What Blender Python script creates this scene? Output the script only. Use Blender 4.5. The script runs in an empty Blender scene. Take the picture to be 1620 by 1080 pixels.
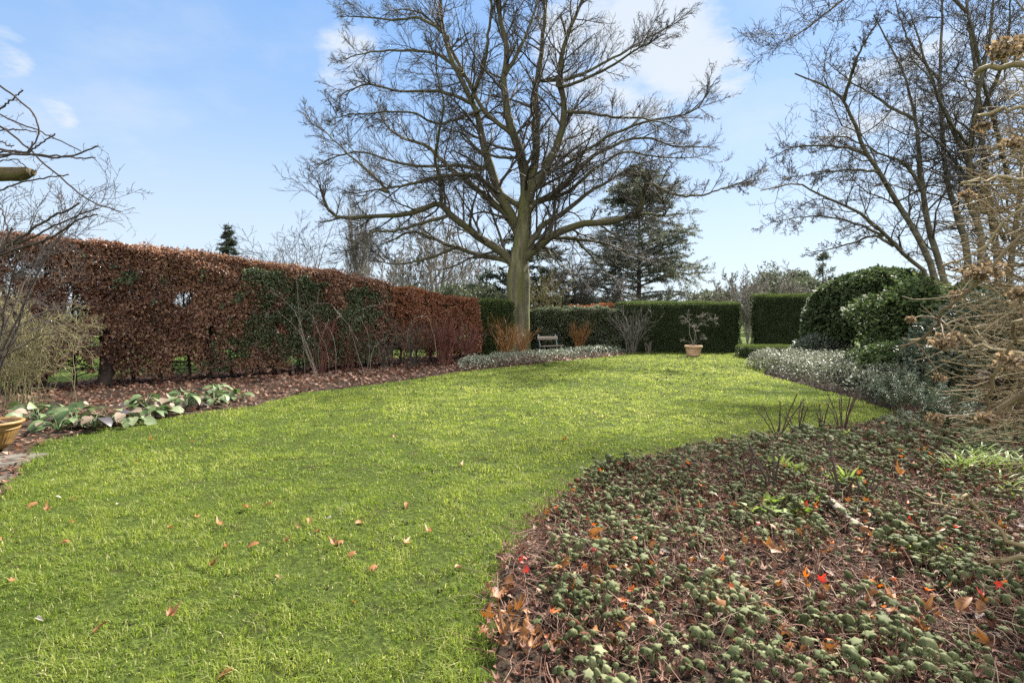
import bpy, math, random
import numpy as np
from mathutils import Matrix, Vector

# ------------------------------------------------------------------ camera, sky, sun, exposure
S = bpy.context.scene
COL = S.collection
EYE, FPX, HX, HY = 1.5, 810.0, 810.0, 510.0          # eye height, focal length and horizon of the 1620x1080 photograph
cam_data = bpy.data.cameras.new('camera')
cam = bpy.data.objects.new('camera', cam_data); COL.objects.link(cam)
cam.location = (0, 0, EYE); cam.rotation_euler = (math.radians(90), 0, 0)
cam_data.lens = 18; cam_data.sensor_width = 36; cam_data.shift_y = -30 / 1620
cam_data.clip_start = 0.05; cam_data.clip_end = 3000
cam_data.dof.use_dof = True; cam_data.dof.focus_distance = 9.0; cam_data.dof.aperture_fstop = 6.3
S.camera = cam
S.render.engine = 'CYCLES'; S.cycles.use_denoising = False

SUN_EL, SUN_AZ = math.radians(43), math.radians(40)   # azimuth clockwise from the view axis (+Y)
S.view_settings.view_transform = 'Standard'; S.view_settings.look = 'None'
S.view_settings.gamma = 1; S.view_settings.use_curve_mapping = False
S.view_settings.exposure = 2.1

world = bpy.data.worlds.new('World'); S.world = world; world.use_nodes = True
def build_sky():
    nt = world.node_tree; nt.nodes.clear(); N = nt.nodes.new; L = nt.links.new
    out = N('ShaderNodeOutputWorld'); bg = N('ShaderNodeBackground'); bg.inputs['Strength'].default_value = 0.05
    sky = N('ShaderNodeTexSky'); sky.sky_type = 'NISHITA'; sky.sun_disc = False
    sky.sun_elevation = SUN_EL; sky.sun_rotation = SUN_AZ
    sky.air_density = 1.0; sky.dust_density = 0.25; sky.ozone_density = 2.5
    tc = N('ShaderNodeTexCoord')
    sep = N('ShaderNodeSeparateXYZ'); L(tc.outputs['Generated'], sep.inputs[0])
    def m(op, a, b=None, clamp=False):
        n = N('ShaderNodeMath'); n.operation = op; n.use_clamp = clamp
        for i, x in enumerate((a, b)):
            if x is None: continue
            if isinstance(x, (int, float)): n.inputs[i].default_value = x
            else: L(x, n.inputs[i])
        return n.outputs[0]
    # project the view direction on a cloud layer overhead
    zz = m('ADD', m('MAXIMUM', sep.outputs['Z'], 0.0), 0.12)
    cx, cy = m('DIVIDE', sep.outputs['X'], zz), m('DIVIDE', sep.outputs['Y'], zz)
    comb = N('ShaderNodeCombineXYZ'); L(cx, comb.inputs[0]); L(cy, comb.inputs[1])
    def noise(scale, detail, rough, off):
        mp = N('ShaderNodeMapping'); mp.inputs['Location'].default_value = off
        L(comb.outputs[0], mp.inputs[0])
        n = N('ShaderNodeTexNoise'); n.inputs['Scale'].default_value = scale
        n.inputs['Detail'].default_value = detail; n.inputs['Roughness'].default_value = rough
        L(mp.outputs[0], n.inputs['Vector']); return n.outputs['Fac']
    def ramp(x, a, b):
        n = N('ShaderNodeMapRange'); n.interpolation_type = 'SMOOTHSTEP'
        n.inputs['From Min'].default_value = a; n.inputs['From Max'].default_value = b
        L(x, n.inputs['Value']); return n.outputs[0]
    def spot(px, py, w):                        # where in the sky a cloud stands: 1 at its direction, falling off
        d = Vector(((px - HX) / FPX, 1, (HY - py) / FPX)).normalized()
        v = N('ShaderNodeVectorMath'); v.operation = 'DOT_PRODUCT'; v.inputs[1].default_value = d
        nv = N('ShaderNodeVectorMath'); nv.operation = 'NORMALIZE'; L(tc.outputs['Generated'], nv.inputs[0])
        L(nv.outputs['Vector'], v.inputs[0])
        return ramp(v.outputs['Value'], math.cos(math.radians(w)), 1.0)
    veil = m('MULTIPLY', ramp(noise(0.9, 7, 0.62, (3.1, 1.7, 0)), 0.42, 0.85), 0.6)
    big = None
    for px, py, w, k in ((1020, 75, 10, 1.0), (1090, 75, 6, .95), (930, 60, 8, .8), (880, 235, 8, .62), (960, 260, 6, .5), (5, 82, 2.6, .62), (85, 190, 2.4, .5),
                         (1160, 125, 3, .6), (1360, 170, 6, .55), (1500, 140, 8, .6), (60, 235, 4, .5), (550, 95, 5, .6)):
        s = m('MULTIPLY', spot(px, py, w), k)
        big = s if big is None else m('MAXIMUM', big, s)
    puff = m('MULTIPLY', ramp(m('ADD', m('MULTIPLY', noise(3.4, 10, 0.66, (0.4, 2.2, 0)), 1.25), m('MULTIPLY', big, 0.50)), 0.74, 1.12), 0.9)
    puff = m('MULTIPLY', puff, m('GREATER_THAN', big, 0.0))
    puff = m('MULTIPLY', puff, ramp(big, 0.0, 0.5))
    low = ramp(sep.outputs['Z'], 0.42, 0.0)      # thin high cloud gathers towards the horizon
    fac = m('MAXIMUM', m('MAXIMUM', veil, puff), m('MULTIPLY', low, 0.55), True)
    hsv = N('ShaderNodeHueSaturation'); hsv.inputs['Saturation'].default_value = 0.92; hsv.inputs['Value'].default_value = 1.25
    L(sky.outputs[0], hsv.inputs['Color'])
    # thin even high haze over the clear sky: the blue deepens towards the zenith
    grad = N('ShaderNodeMix'); grad.data_type = 'RGBA'; L(ramp(sep.outputs['Z'], 0.0, 0.62), grad.inputs['Factor'])
    grad.inputs[6].default_value = (2.8, 3.65, 4.55, 1); grad.inputs[7].default_value = (1.1, 2.25, 4.35, 1)
    base = N('ShaderNodeMix'); base.data_type = 'RGBA'; base.inputs['Factor'].default_value = 0.8; L(hsv.outputs[0], base.inputs[6]); L(grad.outputs[2], base.inputs[7])
    mix = N('ShaderNodeMix'); mix.data_type = 'RGBA'
    L(m('MULTIPLY', fac, 0.93), mix.inputs['Factor']); L(base.outputs[2], mix.inputs[6])
    mix.inputs[7].default_value = (4.1, 4.35, 4.6, 1)
    # unseen bright cloud added behind the viewer to fill the shaded camera-facing sides
    fill_bank = m('MULTIPLY', ramp(sep.outputs['Y'], 0.12, -0.45), ramp(noise(0.7, 6, 0.6, (5.3, 0.2, 0)), 0.25, 0.6))
    m2 = N('ShaderNodeMix'); m2.data_type = 'RGBA'; L(fill_bank, m2.inputs['Factor']); L(mix.outputs[2], m2.inputs[6]); m2.inputs[7].default_value = (14, 13.6, 13.2, 1)
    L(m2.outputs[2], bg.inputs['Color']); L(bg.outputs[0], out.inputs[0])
build_sky()
sun_d = bpy.data.lights.new('sun', 'SUN'); sun = bpy.data.objects.new('sun', sun_d); COL.objects.link(sun)
sun_d.energy = 5.0; sun_d.angle = math.radians(3.5); sun_d.color = (1.0, 0.94, 0.83)
sv = Vector((math.sin(SUN_AZ) * math.cos(SUN_EL), math.cos(SUN_AZ) * math.cos(SUN_EL), math.sin(SUN_EL)))
sun.rotation_euler = sv.to_track_quat('Z', 'Y').to_euler(); sun.location = sv * 60

# ------------------------------------------------------------------ helpers
rng = np.random.default_rng(7)
U = lambda a, b, n=None: rng.uniform(a, b, n)
def Wp(px, py, Y): return np.array(((px - HX) / FPX * Y, Y, EYE - (py - HY) / FPX * Y))      # a pixel of the photo at distance Y
def Gp(px, py): return Wp(px, py, EYE * FPX / (py - HY))                                      # a pixel of the photo on the ground
def nrm(v): return v / np.maximum(np.linalg.norm(v, axis=-1, keepdims=True), 1e-9)

class Geo:
    def __init__(s): s.v, s.f3, s.f4, s.r3, s.r4, s.n = [], [], [], [], [], 0
    def add(s, V, F, r=0.5):
        V = np.asarray(V, float).reshape(-1, 3); F = np.asarray(F, np.int64)
        r = np.broadcast_to(np.asarray(r, float), (len(F),))
        s.v.append(V)
        (s.f3 if F.shape[1] == 3 else s.f4).append(F + s.n); (s.r3 if F.shape[1] == 3 else s.r4).append(r)
        s.n += len(V); return s
    def build(s, name, mat, parent=None, smooth=False, origin=None):
        V = np.concatenate(s.v) if s.v else np.zeros((0, 3))
        if origin is not None: V = V - np.asarray(origin)
        f3 = np.concatenate(s.f3) if s.f3 else np.zeros((0, 3), np.int64)
        f4 = np.concatenate(s.f4) if s.f4 else np.zeros((0, 4), np.int64)
        r = np.concatenate(s.r3 + s.r4) if (s.r3 or s.r4) else np.zeros(0)
        me = bpy.data.meshes.new(name)
        me.vertices.add(len(V)); me.vertices.foreach_set('co', V.astype(np.float32).ravel())
        loops = np.concatenate((f3.ravel(), f4.ravel())).astype(np.int32)
        me.loops.add(len(loops)); me.loops.foreach_set('vertex_index', loops)
        st = np.concatenate((np.arange(len(f3)) * 3, len(f3) * 3 + np.arange(len(f4)) * 4)).astype(np.int32)
        me.polygons.add(len(st)); me.polygons.foreach_set('loop_start', st)
        if smooth: me.polygons.foreach_set('use_smooth', np.ones(len(st), bool))
        me.attributes.new('rnd', 'FLOAT', 'FACE').data.foreach_set('value', r.astype(np.float32))
        me.update(calc_edges=True)
        me.materials.append(mat)
        o = bpy.data.objects.new(name, me); COL.objects.link(o)
        if origin is not None: o.location = origin
        if parent is not None: adopt(o, parent)
        return o
def adopt(o, parent):
    o.parent = parent
    if parent.type == 'EMPTY' and not parent.get('local'): o.matrix_parent_inverse = Matrix.Translation(-parent.location)
def tag(o, label=None, cat=None, group=None, kind=None):
    if label: o['label'] = label
    if cat: o['category'] = cat
    if group: o['group'] = group
    if kind: o['kind'] = kind
    return o
def root(name, loc, label, cat, group=None):
    o = bpy.data.objects.new(name, None); COL.objects.link(o); o.location = loc; o.empty_display_size = .2
    return tag(o, label, cat, group)

# value noise in the plane
def vnoise(x, y, seed=0):
    xi, yi = np.floor(x).astype(np.int64), np.floor(y).astype(np.int64); fx, fy = x - xi, y - yi
    def h(a, b):
        n = (a * 374761393 + b * 668265263 + seed * 974634777) & 0xffffffff
        n = ((n ^ (n >> 13)) * 1274126177) & 0xffffffff
        return ((n ^ (n >> 16)) & 0xffff) / 65535.0
    u, v = fx * fx * (3 - 2 * fx), fy * fy * (3 - 2 * fy)
    return (h(xi, yi) * (1 - u) + h(xi + 1, yi) * u) * (1 - v) + (h(xi, yi + 1) * (1 - u) + h(xi + 1, yi + 1) * u) * v
def fbm(x, y, seed=0, o=3):
    t, a, s = 0, .5, 0
    for i in range(o): t = t + a * vnoise(x * 2 ** i, y * 2 ** i, seed + i); s += a; a *= .5
    return t / s
def inside(x, y, poly):
    poly = np.asarray(poly); c = np.zeros(len(x), bool); j = len(poly) - 1
    for i in range(len(poly)):
        xi, yi, xj, yj = *poly[i], *poly[j]
        c ^= ((yi > y) != (yj > y)) & (x < (xj - xi) * (y - yi) / (yj - yi + 1e-12) + xi); j = i
    return c
def edge_dist(x, y, poly):
    poly = np.asarray(poly); d = np.full(len(x), 1e9)
    for a, b in zip(poly, np.roll(poly, -1, 0)):
        ab = b - a; t = np.clip(((x - a[0]) * ab[0] + (y - a[1]) * ab[1]) / (ab @ ab + 1e-12), 0, 1)
        d = np.minimum(d, np.hypot(x - a[0] - t * ab[0], y - a[1] - t * ab[1]))
    return d
def smooth_path(pts, n, wig=0.0):
    """Catmull-Rom through the points, resampled to n."""
    P = np.asarray(pts, float); P = np.vstack((2 * P[0] - P[1], P, 2 * P[-1] - P[-2])); out = []
    m = len(P) - 3; t = np.linspace(0, m - 1e-6, n); k = t.astype(int); u = (t - k)[:, None]
    p0, p1, p2, p3 = P[k], P[k + 1], P[k + 2], P[k + 3]
    q = .5 * (2 * p1 + (p2 - p0) * u + (2 * p0 - 5 * p1 + 4 * p2 - p3) * u ** 2 + (3 * p1 - p0 - 3 * p2 + p3) * u ** 3)
    if wig: q[1:-1] += rng.normal(0, wig, (n - 2, 3))
    return q
def tubes(g, P, R, sides=3, cap=False, r=None):
    """P (N,n,3) paths, R (N,n) radii -> tubes in Geo g."""
    P = np.asarray(P, float); R = np.asarray(R, float)
    if P.ndim == 2: P, R = P[None], R[None]
    N, n, _ = P.shape
    T = nrm(np.gradient(P, axis=1))
    ov = nrm(P[:, -1] - P[:, 0] + 1e-6); ref = np.eye(3)[np.argmin(np.abs(ov), axis=1)][:, None]
    A = nrm(np.cross(T, np.broadcast_to(ref, T.shape))); B = np.cross(T, A)
    th = np.arange(sides) * 2 * np.pi / sides
    V = P[:, :, None] + R[:, :, None, None] * (np.cos(th)[:, None] * A[:, :, None] + np.sin(th)[:, None] * B[:, :, None])
    i, s = np.meshgrid(np.arange(n - 1), np.arange(sides), indexing='ij'); s2 = (s + 1) % sides
    F = np.stack((i * sides + s, i * sides + s2, (i + 1) * sides + s2, (i + 1) * sides + s), -1).reshape(-1, 4)
    FF = (F[None] + (np.arange(N) * n * sides)[:, None, None]).reshape(-1, 4)
    rr = U(0, 1, N) if r is None else np.broadcast_to(r, (N,))
    g.add(V.reshape(-1, 3), FF, np.repeat(rr, len(F)))
    if cap:
        for e in (0, n - 1):
            c = P[:, e]; rv = V[:, e]
            vv = np.concatenate((rv, c[:, None]), 1)
            f = np.stack((np.arange(sides), (np.arange(sides) + 1) % sides, np.full(sides, sides)), -1)
            g.add(vv.reshape(-1, 3), (f[None] + (np.arange(N) * (sides + 1))[:, None, None]).reshape(-1, 3), np.repeat(rr, sides))
    return g
def grow(P, R, k, ang, ln, n=5, wig=.18, up=0.0, tmin=.2, tmax=1.0, rr=.55, rmin=.003, flat=0., taper=.3, fall=.5, absL=None):
    """k side branches from every path."""
    P = np.asarray(P, float); R = np.asarray(R, float)
    if P.ndim == 2: P, R = P[None], R[None]
    N, m, _ = P.shape
    idx = np.repeat(np.arange(N), k); t = (np.tile(np.arange(k), N) + U(0, 1, N * k)) / k; t = tmin + (tmax - tmin) * t
    q = np.clip(t * (m - 1), 0, m - 1.001); i = q.astype(int); f = (q - i)[:, None]
    pos = P[idx, i] * (1 - f) + P[idx, i + 1] * f; tan = nrm(P[idx, i + 1] - P[idx, i])
    r0 = R[idx, i] * (1 - f[:, 0]) + R[idx, i + 1] * f[:, 0]
    L0 = np.linalg.norm(np.diff(P, axis=1), axis=2).sum(1)[idx]
    v = rng.normal(size=(N * k, 3)); v[:, 2] *= (1 - flat); perp = nrm(np.cross(np.cross(tan, v), tan) + 1e-6)
    a = np.radians(ang) * U(.65, 1.3, N * k)
    d = nrm(np.cos(a)[:, None] * tan + np.sin(a)[:, None] * perp)
    L = (L0 * ln if absL is None else absL) * U(.55, 1.25, N * k) * (1 - fall * t)
    out = np.empty((N * k, n, 3)); out[:, 0] = pos
    for j in range(1, n):
        d = d + rng.normal(0, wig, d.shape); d[:, 2] += up / n; d = nrm(d)
        pos = pos + d * (L / (n - 1))[:, None]; out[:, j] = pos
    rs = np.maximum(r0 * rr, rmin * 1.4)
    R2 = np.maximum(rs[:, None] * np.linspace(1, taper, n)[None], rmin)
    return out, R2
def stamp(g, T, F, pos, X, Y, Z, sc, r):
    """Copies of a small template (verts T, faces F) at pos with axes X,Y,Z."""
    T = np.asarray(T, float); F = np.asarray(F, np.int64); N = len(pos)
    sc = np.asarray(sc, float); sc = sc[:, None] if sc.ndim == 1 else sc
    t = T[None] * sc[:, None, :] if sc.shape[1] == 3 else T[None] * sc[:, None]
    V = pos[:, None] + t[..., 0:1] * X[:, None] + t[..., 1:2] * Y[:, None] + t[..., 2:3] * Z[:, None]
    FF = (F[None] + (np.arange(N) * len(T))[:, None, None]).reshape(-1, F.shape[1])
    g.add(V.reshape(-1, 3), FF, np.repeat(np.broadcast_to(r, (N,)), len(F)))
def leaf_axes(d, n):
    """d: long axis, n: rough normal -> X,Y,Z"""
    d = nrm(d); x = nrm(np.cross(d, n) + 1e-6); return x, d, np.cross(x, d)
def rv(n, s=1.0): return rng.normal(0, s, (n, 3))

# leaf templates, length 1 along +Y
FOLD = np.array(((0, 0, 0), (-.30, .45, .10), (0, 1, -.06), (.30, .45, .10))); FOLD_F = np.array(((0, 3, 2), (0, 2, 1)))
NARROW = FOLD * (.42, 1, .5)
def oval(w=.36, bend=-.25, cup=.12, heart=0.):
    yy = (0., .12, .38, .68, .9, 1.); ww = (.12 + heart, .62 + heart, 1., .82, .4, .04)
    V = []
    for y, q in zip(yy, ww):
        z = bend * y * y
        V += [(-w * q, y - heart * .35 * (y < .05), z + cup * q * .8), (0, y, z), (w * q, y - heart * .35 * (y < .05), z + cup * q * .8)]
    F = []
    for i in range(5):
        for j in range(2): a = i * 3 + j; F.append((a, a + 1, a + 4, a + 3))
    return np.array(V), np.array(F)
def maple(curl=.25, seed=0):
    r_ = random.Random(seed); V = [(0, .28, 0)]; out = []
    for a, q in ((-90, .28), (-60, .34), (-25, .62), (-5, .40), (22, .78), (52, .44), (90, 1.0), (128, .44), (158, .78), (185, .40), (205, .62), (240, .34)):
        an = math.radians(a); x, y = q * .62 * math.cos(an), .28 + q * .66 * math.sin(an)
        V.append((x, y, curl * (x * x + (y - .3) ** 2) * 1.6 + r_.uniform(-.05, .05)))
    F = [(0, i, i % 12 + 1) for i in range(1, 13)]
    return np.array(V), np.array(F)

# ------------------------------------------------------------------ materials
def mat(name, build):
    m = bpy.data.materials.new(name); m.use_nodes = True; nt = m.node_tree; nt.nodes.clear()
    out = nt.nodes.new('ShaderNodeOutputMaterial'); build(nt, nt.nodes.new, nt.links.new, out); return m
def _ramp(N, cols, pos=None):
    n = N('ShaderNodeValToRGB'); e = n.color_ramp.elements
    pos = pos or [i / max(1, len(cols) - 1) for i in range(len(cols))]
    while len(e) < len(cols): e.new(.5)
    for el, c, p in zip(e, cols, pos): el.position = p; el.color = (*c, 1)
    return n
def leafmat(name, cols, trans=.3, rough=.5, spec=.4, pos=None, gain=1.25, mottle=0.0, mscale=40):
    """Leaves: colour by leaf, light shines through."""
    def b(nt, N, L, out):
        at = N('ShaderNodeAttribute'); at.attribute_name = 'rnd'
        rp = _ramp(N, cols, pos)
        if mottle:
            tc = N('ShaderNodeTexCoord'); nz = N('ShaderNodeTexNoise'); nz.inputs['Scale'].default_value = mscale; nz.inputs['Detail'].default_value = 3
            L(tc.outputs['Object'], nz.inputs['Vector'])
            ma = N('ShaderNodeMath'); ma.operation = 'MULTIPLY_ADD'; ma.inputs[1].default_value = mottle; L(nz.outputs['Fac'], ma.inputs[0])
            s = N('ShaderNodeMath'); s.operation = 'SUBTRACT'; L(at.outputs['Fac'], s.inputs[0]); s.inputs[1].default_value = mottle * .5
            L(s.outputs[0], ma.inputs[2]); L(ma.outputs[0], rp.inputs[0])
        else: L(at.outputs['Fac'], rp.inputs[0])
        p = N('ShaderNodeBsdfPrincipled'); p.inputs['Roughness'].default_value = rough; p.inputs['Specular IOR Level'].default_value = spec
        L(rp.outputs[0], p.inputs['Base Color'])
        t = N('ShaderNodeBsdfTranslucent'); hs = N('ShaderNodeHueSaturation'); hs.inputs['Value'].default_value = gain; hs.inputs['Saturation'].default_value = 1.1
        L(rp.outputs[0], hs.inputs['Color']); L(hs.outputs[0], t.inputs[0])
        mx = N('ShaderNodeMixShader'); mx.inputs[0].default_value = trans
        L(p.outputs[0], mx.inputs[1]); L(t.outputs[0], mx.inputs[2]); L(mx.outputs[0], out.inputs[0])
    return mat(name, b)
def noisemat(name, cols, scale=8, rough=.85, bump=.3, stretch=(1, 1, 1), detail=8, pos=None, spec=.3, scale2=None, col2=None, lo=.5, hi=.65, dist=.02):
    """Two layers of noise: cols over scale; col2 (moss, dirt) in patches over scale2."""
    def b(nt, N, L, out):
        tc = N('ShaderNodeTexCoord'); mp = N('ShaderNodeMapping'); mp.inputs['Scale'].default_value = stretch; L(tc.outputs['Object'], mp.inputs[0])
        nz = N('ShaderNodeTexNoise'); nz.inputs['Scale'].default_value = scale; nz.inputs['Detail'].default_value = detail; nz.inputs['Roughness'].default_value = .62
        L(mp.outputs[0], nz.inputs['Vector']); rp = _ramp(N, cols, pos or [.3 + .4 * i / max(1, len(cols) - 1) for i in range(len(cols))]); L(nz.outputs['Fac'], rp.inputs[0])
        c = rp.outputs[0]
        if col2:
            n2 = N('ShaderNodeTexNoise'); n2.inputs['Scale'].default_value = scale2; n2.inputs['Detail'].default_value = 6; L(mp.outputs[0], n2.inputs['Vector'])
            r2 = N('ShaderNodeMapRange'); r2.inputs['From Min'].default_value = lo; r2.inputs['From Max'].default_value = hi; L(n2.outputs['Fac'], r2.inputs[0])
            mx = N('ShaderNodeMix'); mx.data_type = 'RGBA'; L(r2.outputs[0], mx.inputs['Factor']); L(c, mx.inputs[6]); mx.inputs[7].default_value = (*col2, 1); c = mx.outputs[2]
        p = N('ShaderNodeBsdfPrincipled'); p.inputs['Roughness'].default_value = rough; p.inputs['Specular IOR Level'].default_value = spec
        L(c, p.inputs['Base Color'])
        bp = N('ShaderNodeBump'); bp.inputs['Strength'].default_value = bump; bp.inputs['Distance'].default_value = dist
        L(nz.outputs['Fac'], bp.inputs['Height']); L(bp.outputs[0], p.inputs['Normal']); L(p.outputs[0], out.inputs[0])
    return mat(name, b)

M = {}
M['bark_beech'] = noisemat('beech_bark', ((.035, .030, .020), (.10, .09, .055), (.20, .185, .125)), 5.5, .9, .8, (1, 1, .16), scale2=2.2, col2=(.085, .088, .028), lo=.44, hi=.60, dist=.06)
M['bark_limb'] = noisemat('limb_bark', ((.03, .026, .018), (.065, .058, .036), (.11, .10, .062)), 7, .9, .6, scale2=1.6, col2=(.062, .062, .022), lo=.45, hi=.65)
M['twig'] = noisemat('twig_bark', ((.032, .027, .022), (.07, .06, .048)), 5, .8, 0)
M['twig_dark'] = noisemat('dark_twig_bark', ((.028, .022, .02), (.065, .052, .045)), 6, .8, 0)
M['twig_grey'] = noisemat('grey_twig_bark', ((.10, .09, .078), (.19, .172, .15)), 3, .8, 0)
M['twig_olive'] = noisemat('lichened_bark', ((.05, .045, .03), (.11, .10, .065)), 9, .9, .3, scale2=6, col2=(.15, .15, .10), lo=.55, hi=.7)
M['hedge_wood'] = noisemat('hedge_wood', ((.022, .016, .013), (.055, .04, .032)), 6, .9, .2)
M['beech_leaf'] = leafmat('copper_beech_leaf', ((.058, .027, .02), (.135, .062, .038), (.225, .118, .07), (.39, .25, .155)), .32, .5, .5)
M['beech_leaf2'] = leafmat('rusty_beech_leaf', ((.09, .030, .017), (.17, .062, .03), (.25, .11, .05), (.18, .09, .05)), .3, .5, .4)
M['ivy'] = leafmat('ivy_leaf', ((.025, .038, .018), (.048, .07, .03), (.08, .108, .046), (.15, .175, .085)), .2, .4, .4)
M['yew'] = leafmat('yew_needle', ((.022, .034, .017), (.04, .06, .024), (.06, .085, .03), (.11, .14, .035)), .28, .5, .3)
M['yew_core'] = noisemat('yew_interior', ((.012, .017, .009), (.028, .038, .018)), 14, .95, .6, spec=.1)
M['laurel'] = leafmat('laurel_leaf', ((.035, .05, .03), (.07, .09, .05), (.12, .14, .085), (.26, .27, .19)), .25, .4, .6)
M['rhodo'] = leafmat('rhododendron_leaf', ((.035, .052, .024), (.055, .08, .034), (.08, .11, .048), (.11, .14, .065)), .22, .6, .12)
M['camellia'] = leafmat('camellia_leaf', ((.036, .055, .024), (.06, .088, .034), (.09, .122, .048), (.14, .17, .07)), .25, .6, .12)
M['euonymus'] = leafmat('variegated_leaf', ((.05, .07, .045), (.095, .12, .085), (.16, .185, .13), (.28, .295, .23)), .25, .45, .35)
M['pale_cover'] = leafmat('pale_cover_leaf', ((.04, .054, .028), (.085, .10, .06), (.16, .17, .12), (.27, .265, .22)), .25, .55, .25)
M['euphorbia'] = leafmat('spurge_leaf', ((.07, .095, .055), (.12, .155, .09), (.19, .225, .14)), .25, .45, .4)
M['hosta'] = leafmat('broad_leaf', ((.035, .065, .022), (.065, .105, .038), (.11, .15, .066), (.17, .20, .11)), .25, .5, .3, mottle=.5, mscale=14)
M['hosta_dead'] = leafmat('withered_leaf', ((.075, .05, .034), (.14, .105, .075), (.22, .175, .13)), .2, .6, .3, mottle=.5, mscale=16)
M['hosta_dark'] = leafmat('slate_leaf', ((.035, .03, .032), (.075, .07, .075)), .1, .35, .5, mottle=.5, mscale=16)
M['litter'] = leafmat('litter_leaf', ((.05, .023, .016), (.11, .05, .033), (.18, .098, .064), (.27, .175, .12)), .2, .6, .3)
M['brown_leaf'] = leafmat('brown_leaf', ((.11, .045, .016), (.21, .092, .032), (.31, .165, .07)), .25, .55, .3, mottle=.5, mscale=60)
M['pale_leaf'] = leafmat('pale_leaf', ((.26, .23, .19), (.36, .34, .30)), .25, .55, .3)
M['orange_leaf'] = leafmat('orange_leaf', ((.30, .05, .018), (.38, .10, .028), (.38, .17, .055)), .35, .5, .3, mottle=.4, mscale=50)
M['red_leaf'] = leafmat('red_leaf', ((.28, .02, .02), (.36, .045, .032), (.34, .08, .065)), .35, .5, .3)
M['geranium'] = leafmat('geranium_leaf', ((.12, .052, .03), (.058, .072, .030), (.092, .11, .048), (.135, .153, .072), (.21, .22, .12)), .3, .7, .15, pos=[.02, .14, .4, .7, 1], mottle=.35, mscale=45)
M['lime'] = leafmat('lime_leaf', ((.12, .175, .035), (.21, .28, .065), (.32, .38, .13)), .35, .5, .15)
M['straw'] = leafmat('dead_stalk', ((.10, .045, .034), (.19, .11, .08), (.34, .26, .195)), .1, .7, .2)
M['dry_brown'] = leafmat('dry_brown', ((.065, .028, .02), (.13, .062, .042), (.21, .12, .08)), .15, .7, .2)
M['grass'] = leafmat('grass_blade', ((.055, .095, .017), (.125, .172, .028), (.205, .245, .046), (.38, .36, .17)), .5, .6, .2, pos=[0, .4, .8, 1], gain=1.45)
M['lawn'] = noisemat('lawn_thatch', ((.016, .019, .007), (.036, .050, .012), (.065, .085, .018)), 28, .95, 1.0, detail=14, scale2=3.3, col2=(.028, .024, .012), lo=.55, hi=.75, spec=.03)
M['field'] = noisemat('field_grass', ((.03, .046, .012), (.05, .074, .016), (.075, .095, .024)), .8, .95, .3, detail=12, spec=.03)
M['soil'] = noisemat('bed_soil', ((.012, .009, .007), (.035, .026, .02), (.07, .052, .04)), 22, .95, .9, detail=12, dist=.03, spec=.04)
M['stone'] = noisemat('paving_stone', ((.05, .043, .036), (.09, .08, .068), (.15, .135, .115)), 9, .85, .5, scale2=5, col2=(.028, .022, .017), lo=.48, hi=.62, spec=.1)
M['terracotta'] = noisemat('terracotta', ((.32, .19, .11), (.42, .27, .165), (.5, .34, .22)), 6, .8, .2)
M['ochre'] = noisemat('ochre_glaze', ((.13, .07, .02), (.19, .105, .03), (.25, .15, .05)), 7, .55, .25, spec=.4, scale2=4.5, col2=(.085, .06, .03), lo=.52, hi=.72)
M['wood_seat'] = noisemat('weathered_timber', ((.15, .125, .10), (.23, .20, .16)), 12, .8, .3, (1, 8, 8))
M['iron'] = noisemat('painted_iron', ((.10, .14, .18), (.19, .24, .29)), 20, .5, .1)
M['mossy_wood'] = noisemat('mossy_timber', ((.06, .045, .025), (.12, .09, .05)), 8, .9, .5, (2, 12, 12), scale2=3, col2=(.085, .08, .025), lo=.5, hi=.65)
M['red_stem'] = leafmat('red_stem', ((.07, .024, .018), (.13, .045, .034), (.19, .09, .065)), 0, .5, .3)
M['orange_stem'] = leafmat('orange_stem', ((.13, .055, .02), (.24, .105, .03), (.28, .16, .06)), 0, .5, .3)
M['pale_cane'] = leafmat('pale_cane', ((.11, .085, .068), (.18, .145, .12), (.26, .225, .19)), 0, .6, .3)
M['hydrangea'] = leafmat('tan_stem', ((.10, .073, .04), (.19, .148, .082), (.29, .235, .145)), 0, .75, .08)
M['hydrangea_head'] = leafmat('dried_flower', ((.13, .085, .05), (.21, .15, .09), (.30, .23, .15)), .3, .7, .2)
M['wisteria'] = noisemat('climber_bark', ((.022, .016, .014), (.055, .042, .036)), 12, .8, .3)
M['olive_twig'] = leafmat('olive_twig', ((.10, .085, .045), (.17, .15, .075), (.25, .23, .12)), 0, .7, .2)
M['rose'] = noisemat('pruned_rose_bark', ((.03, .018, .016), (.08, .05, .04)), 14, .7, .2)
M['conifer'] = leafmat('conifer_needle', ((.03, .043, .028), (.048, .064, .04), (.075, .094, .056)), .2, .6, .2)
M['cedar'] = leafmat('cedar_needle', ((.07, .08, .058), (.11, .122, .085), (.15, .165, .115)), .2, .6, .2)
M['far_green'] = leafmat('far_evergreen', ((.048, .06, .036), (.075, .09, .05), (.11, .125, .068)), .2, .6, .2)
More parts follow.
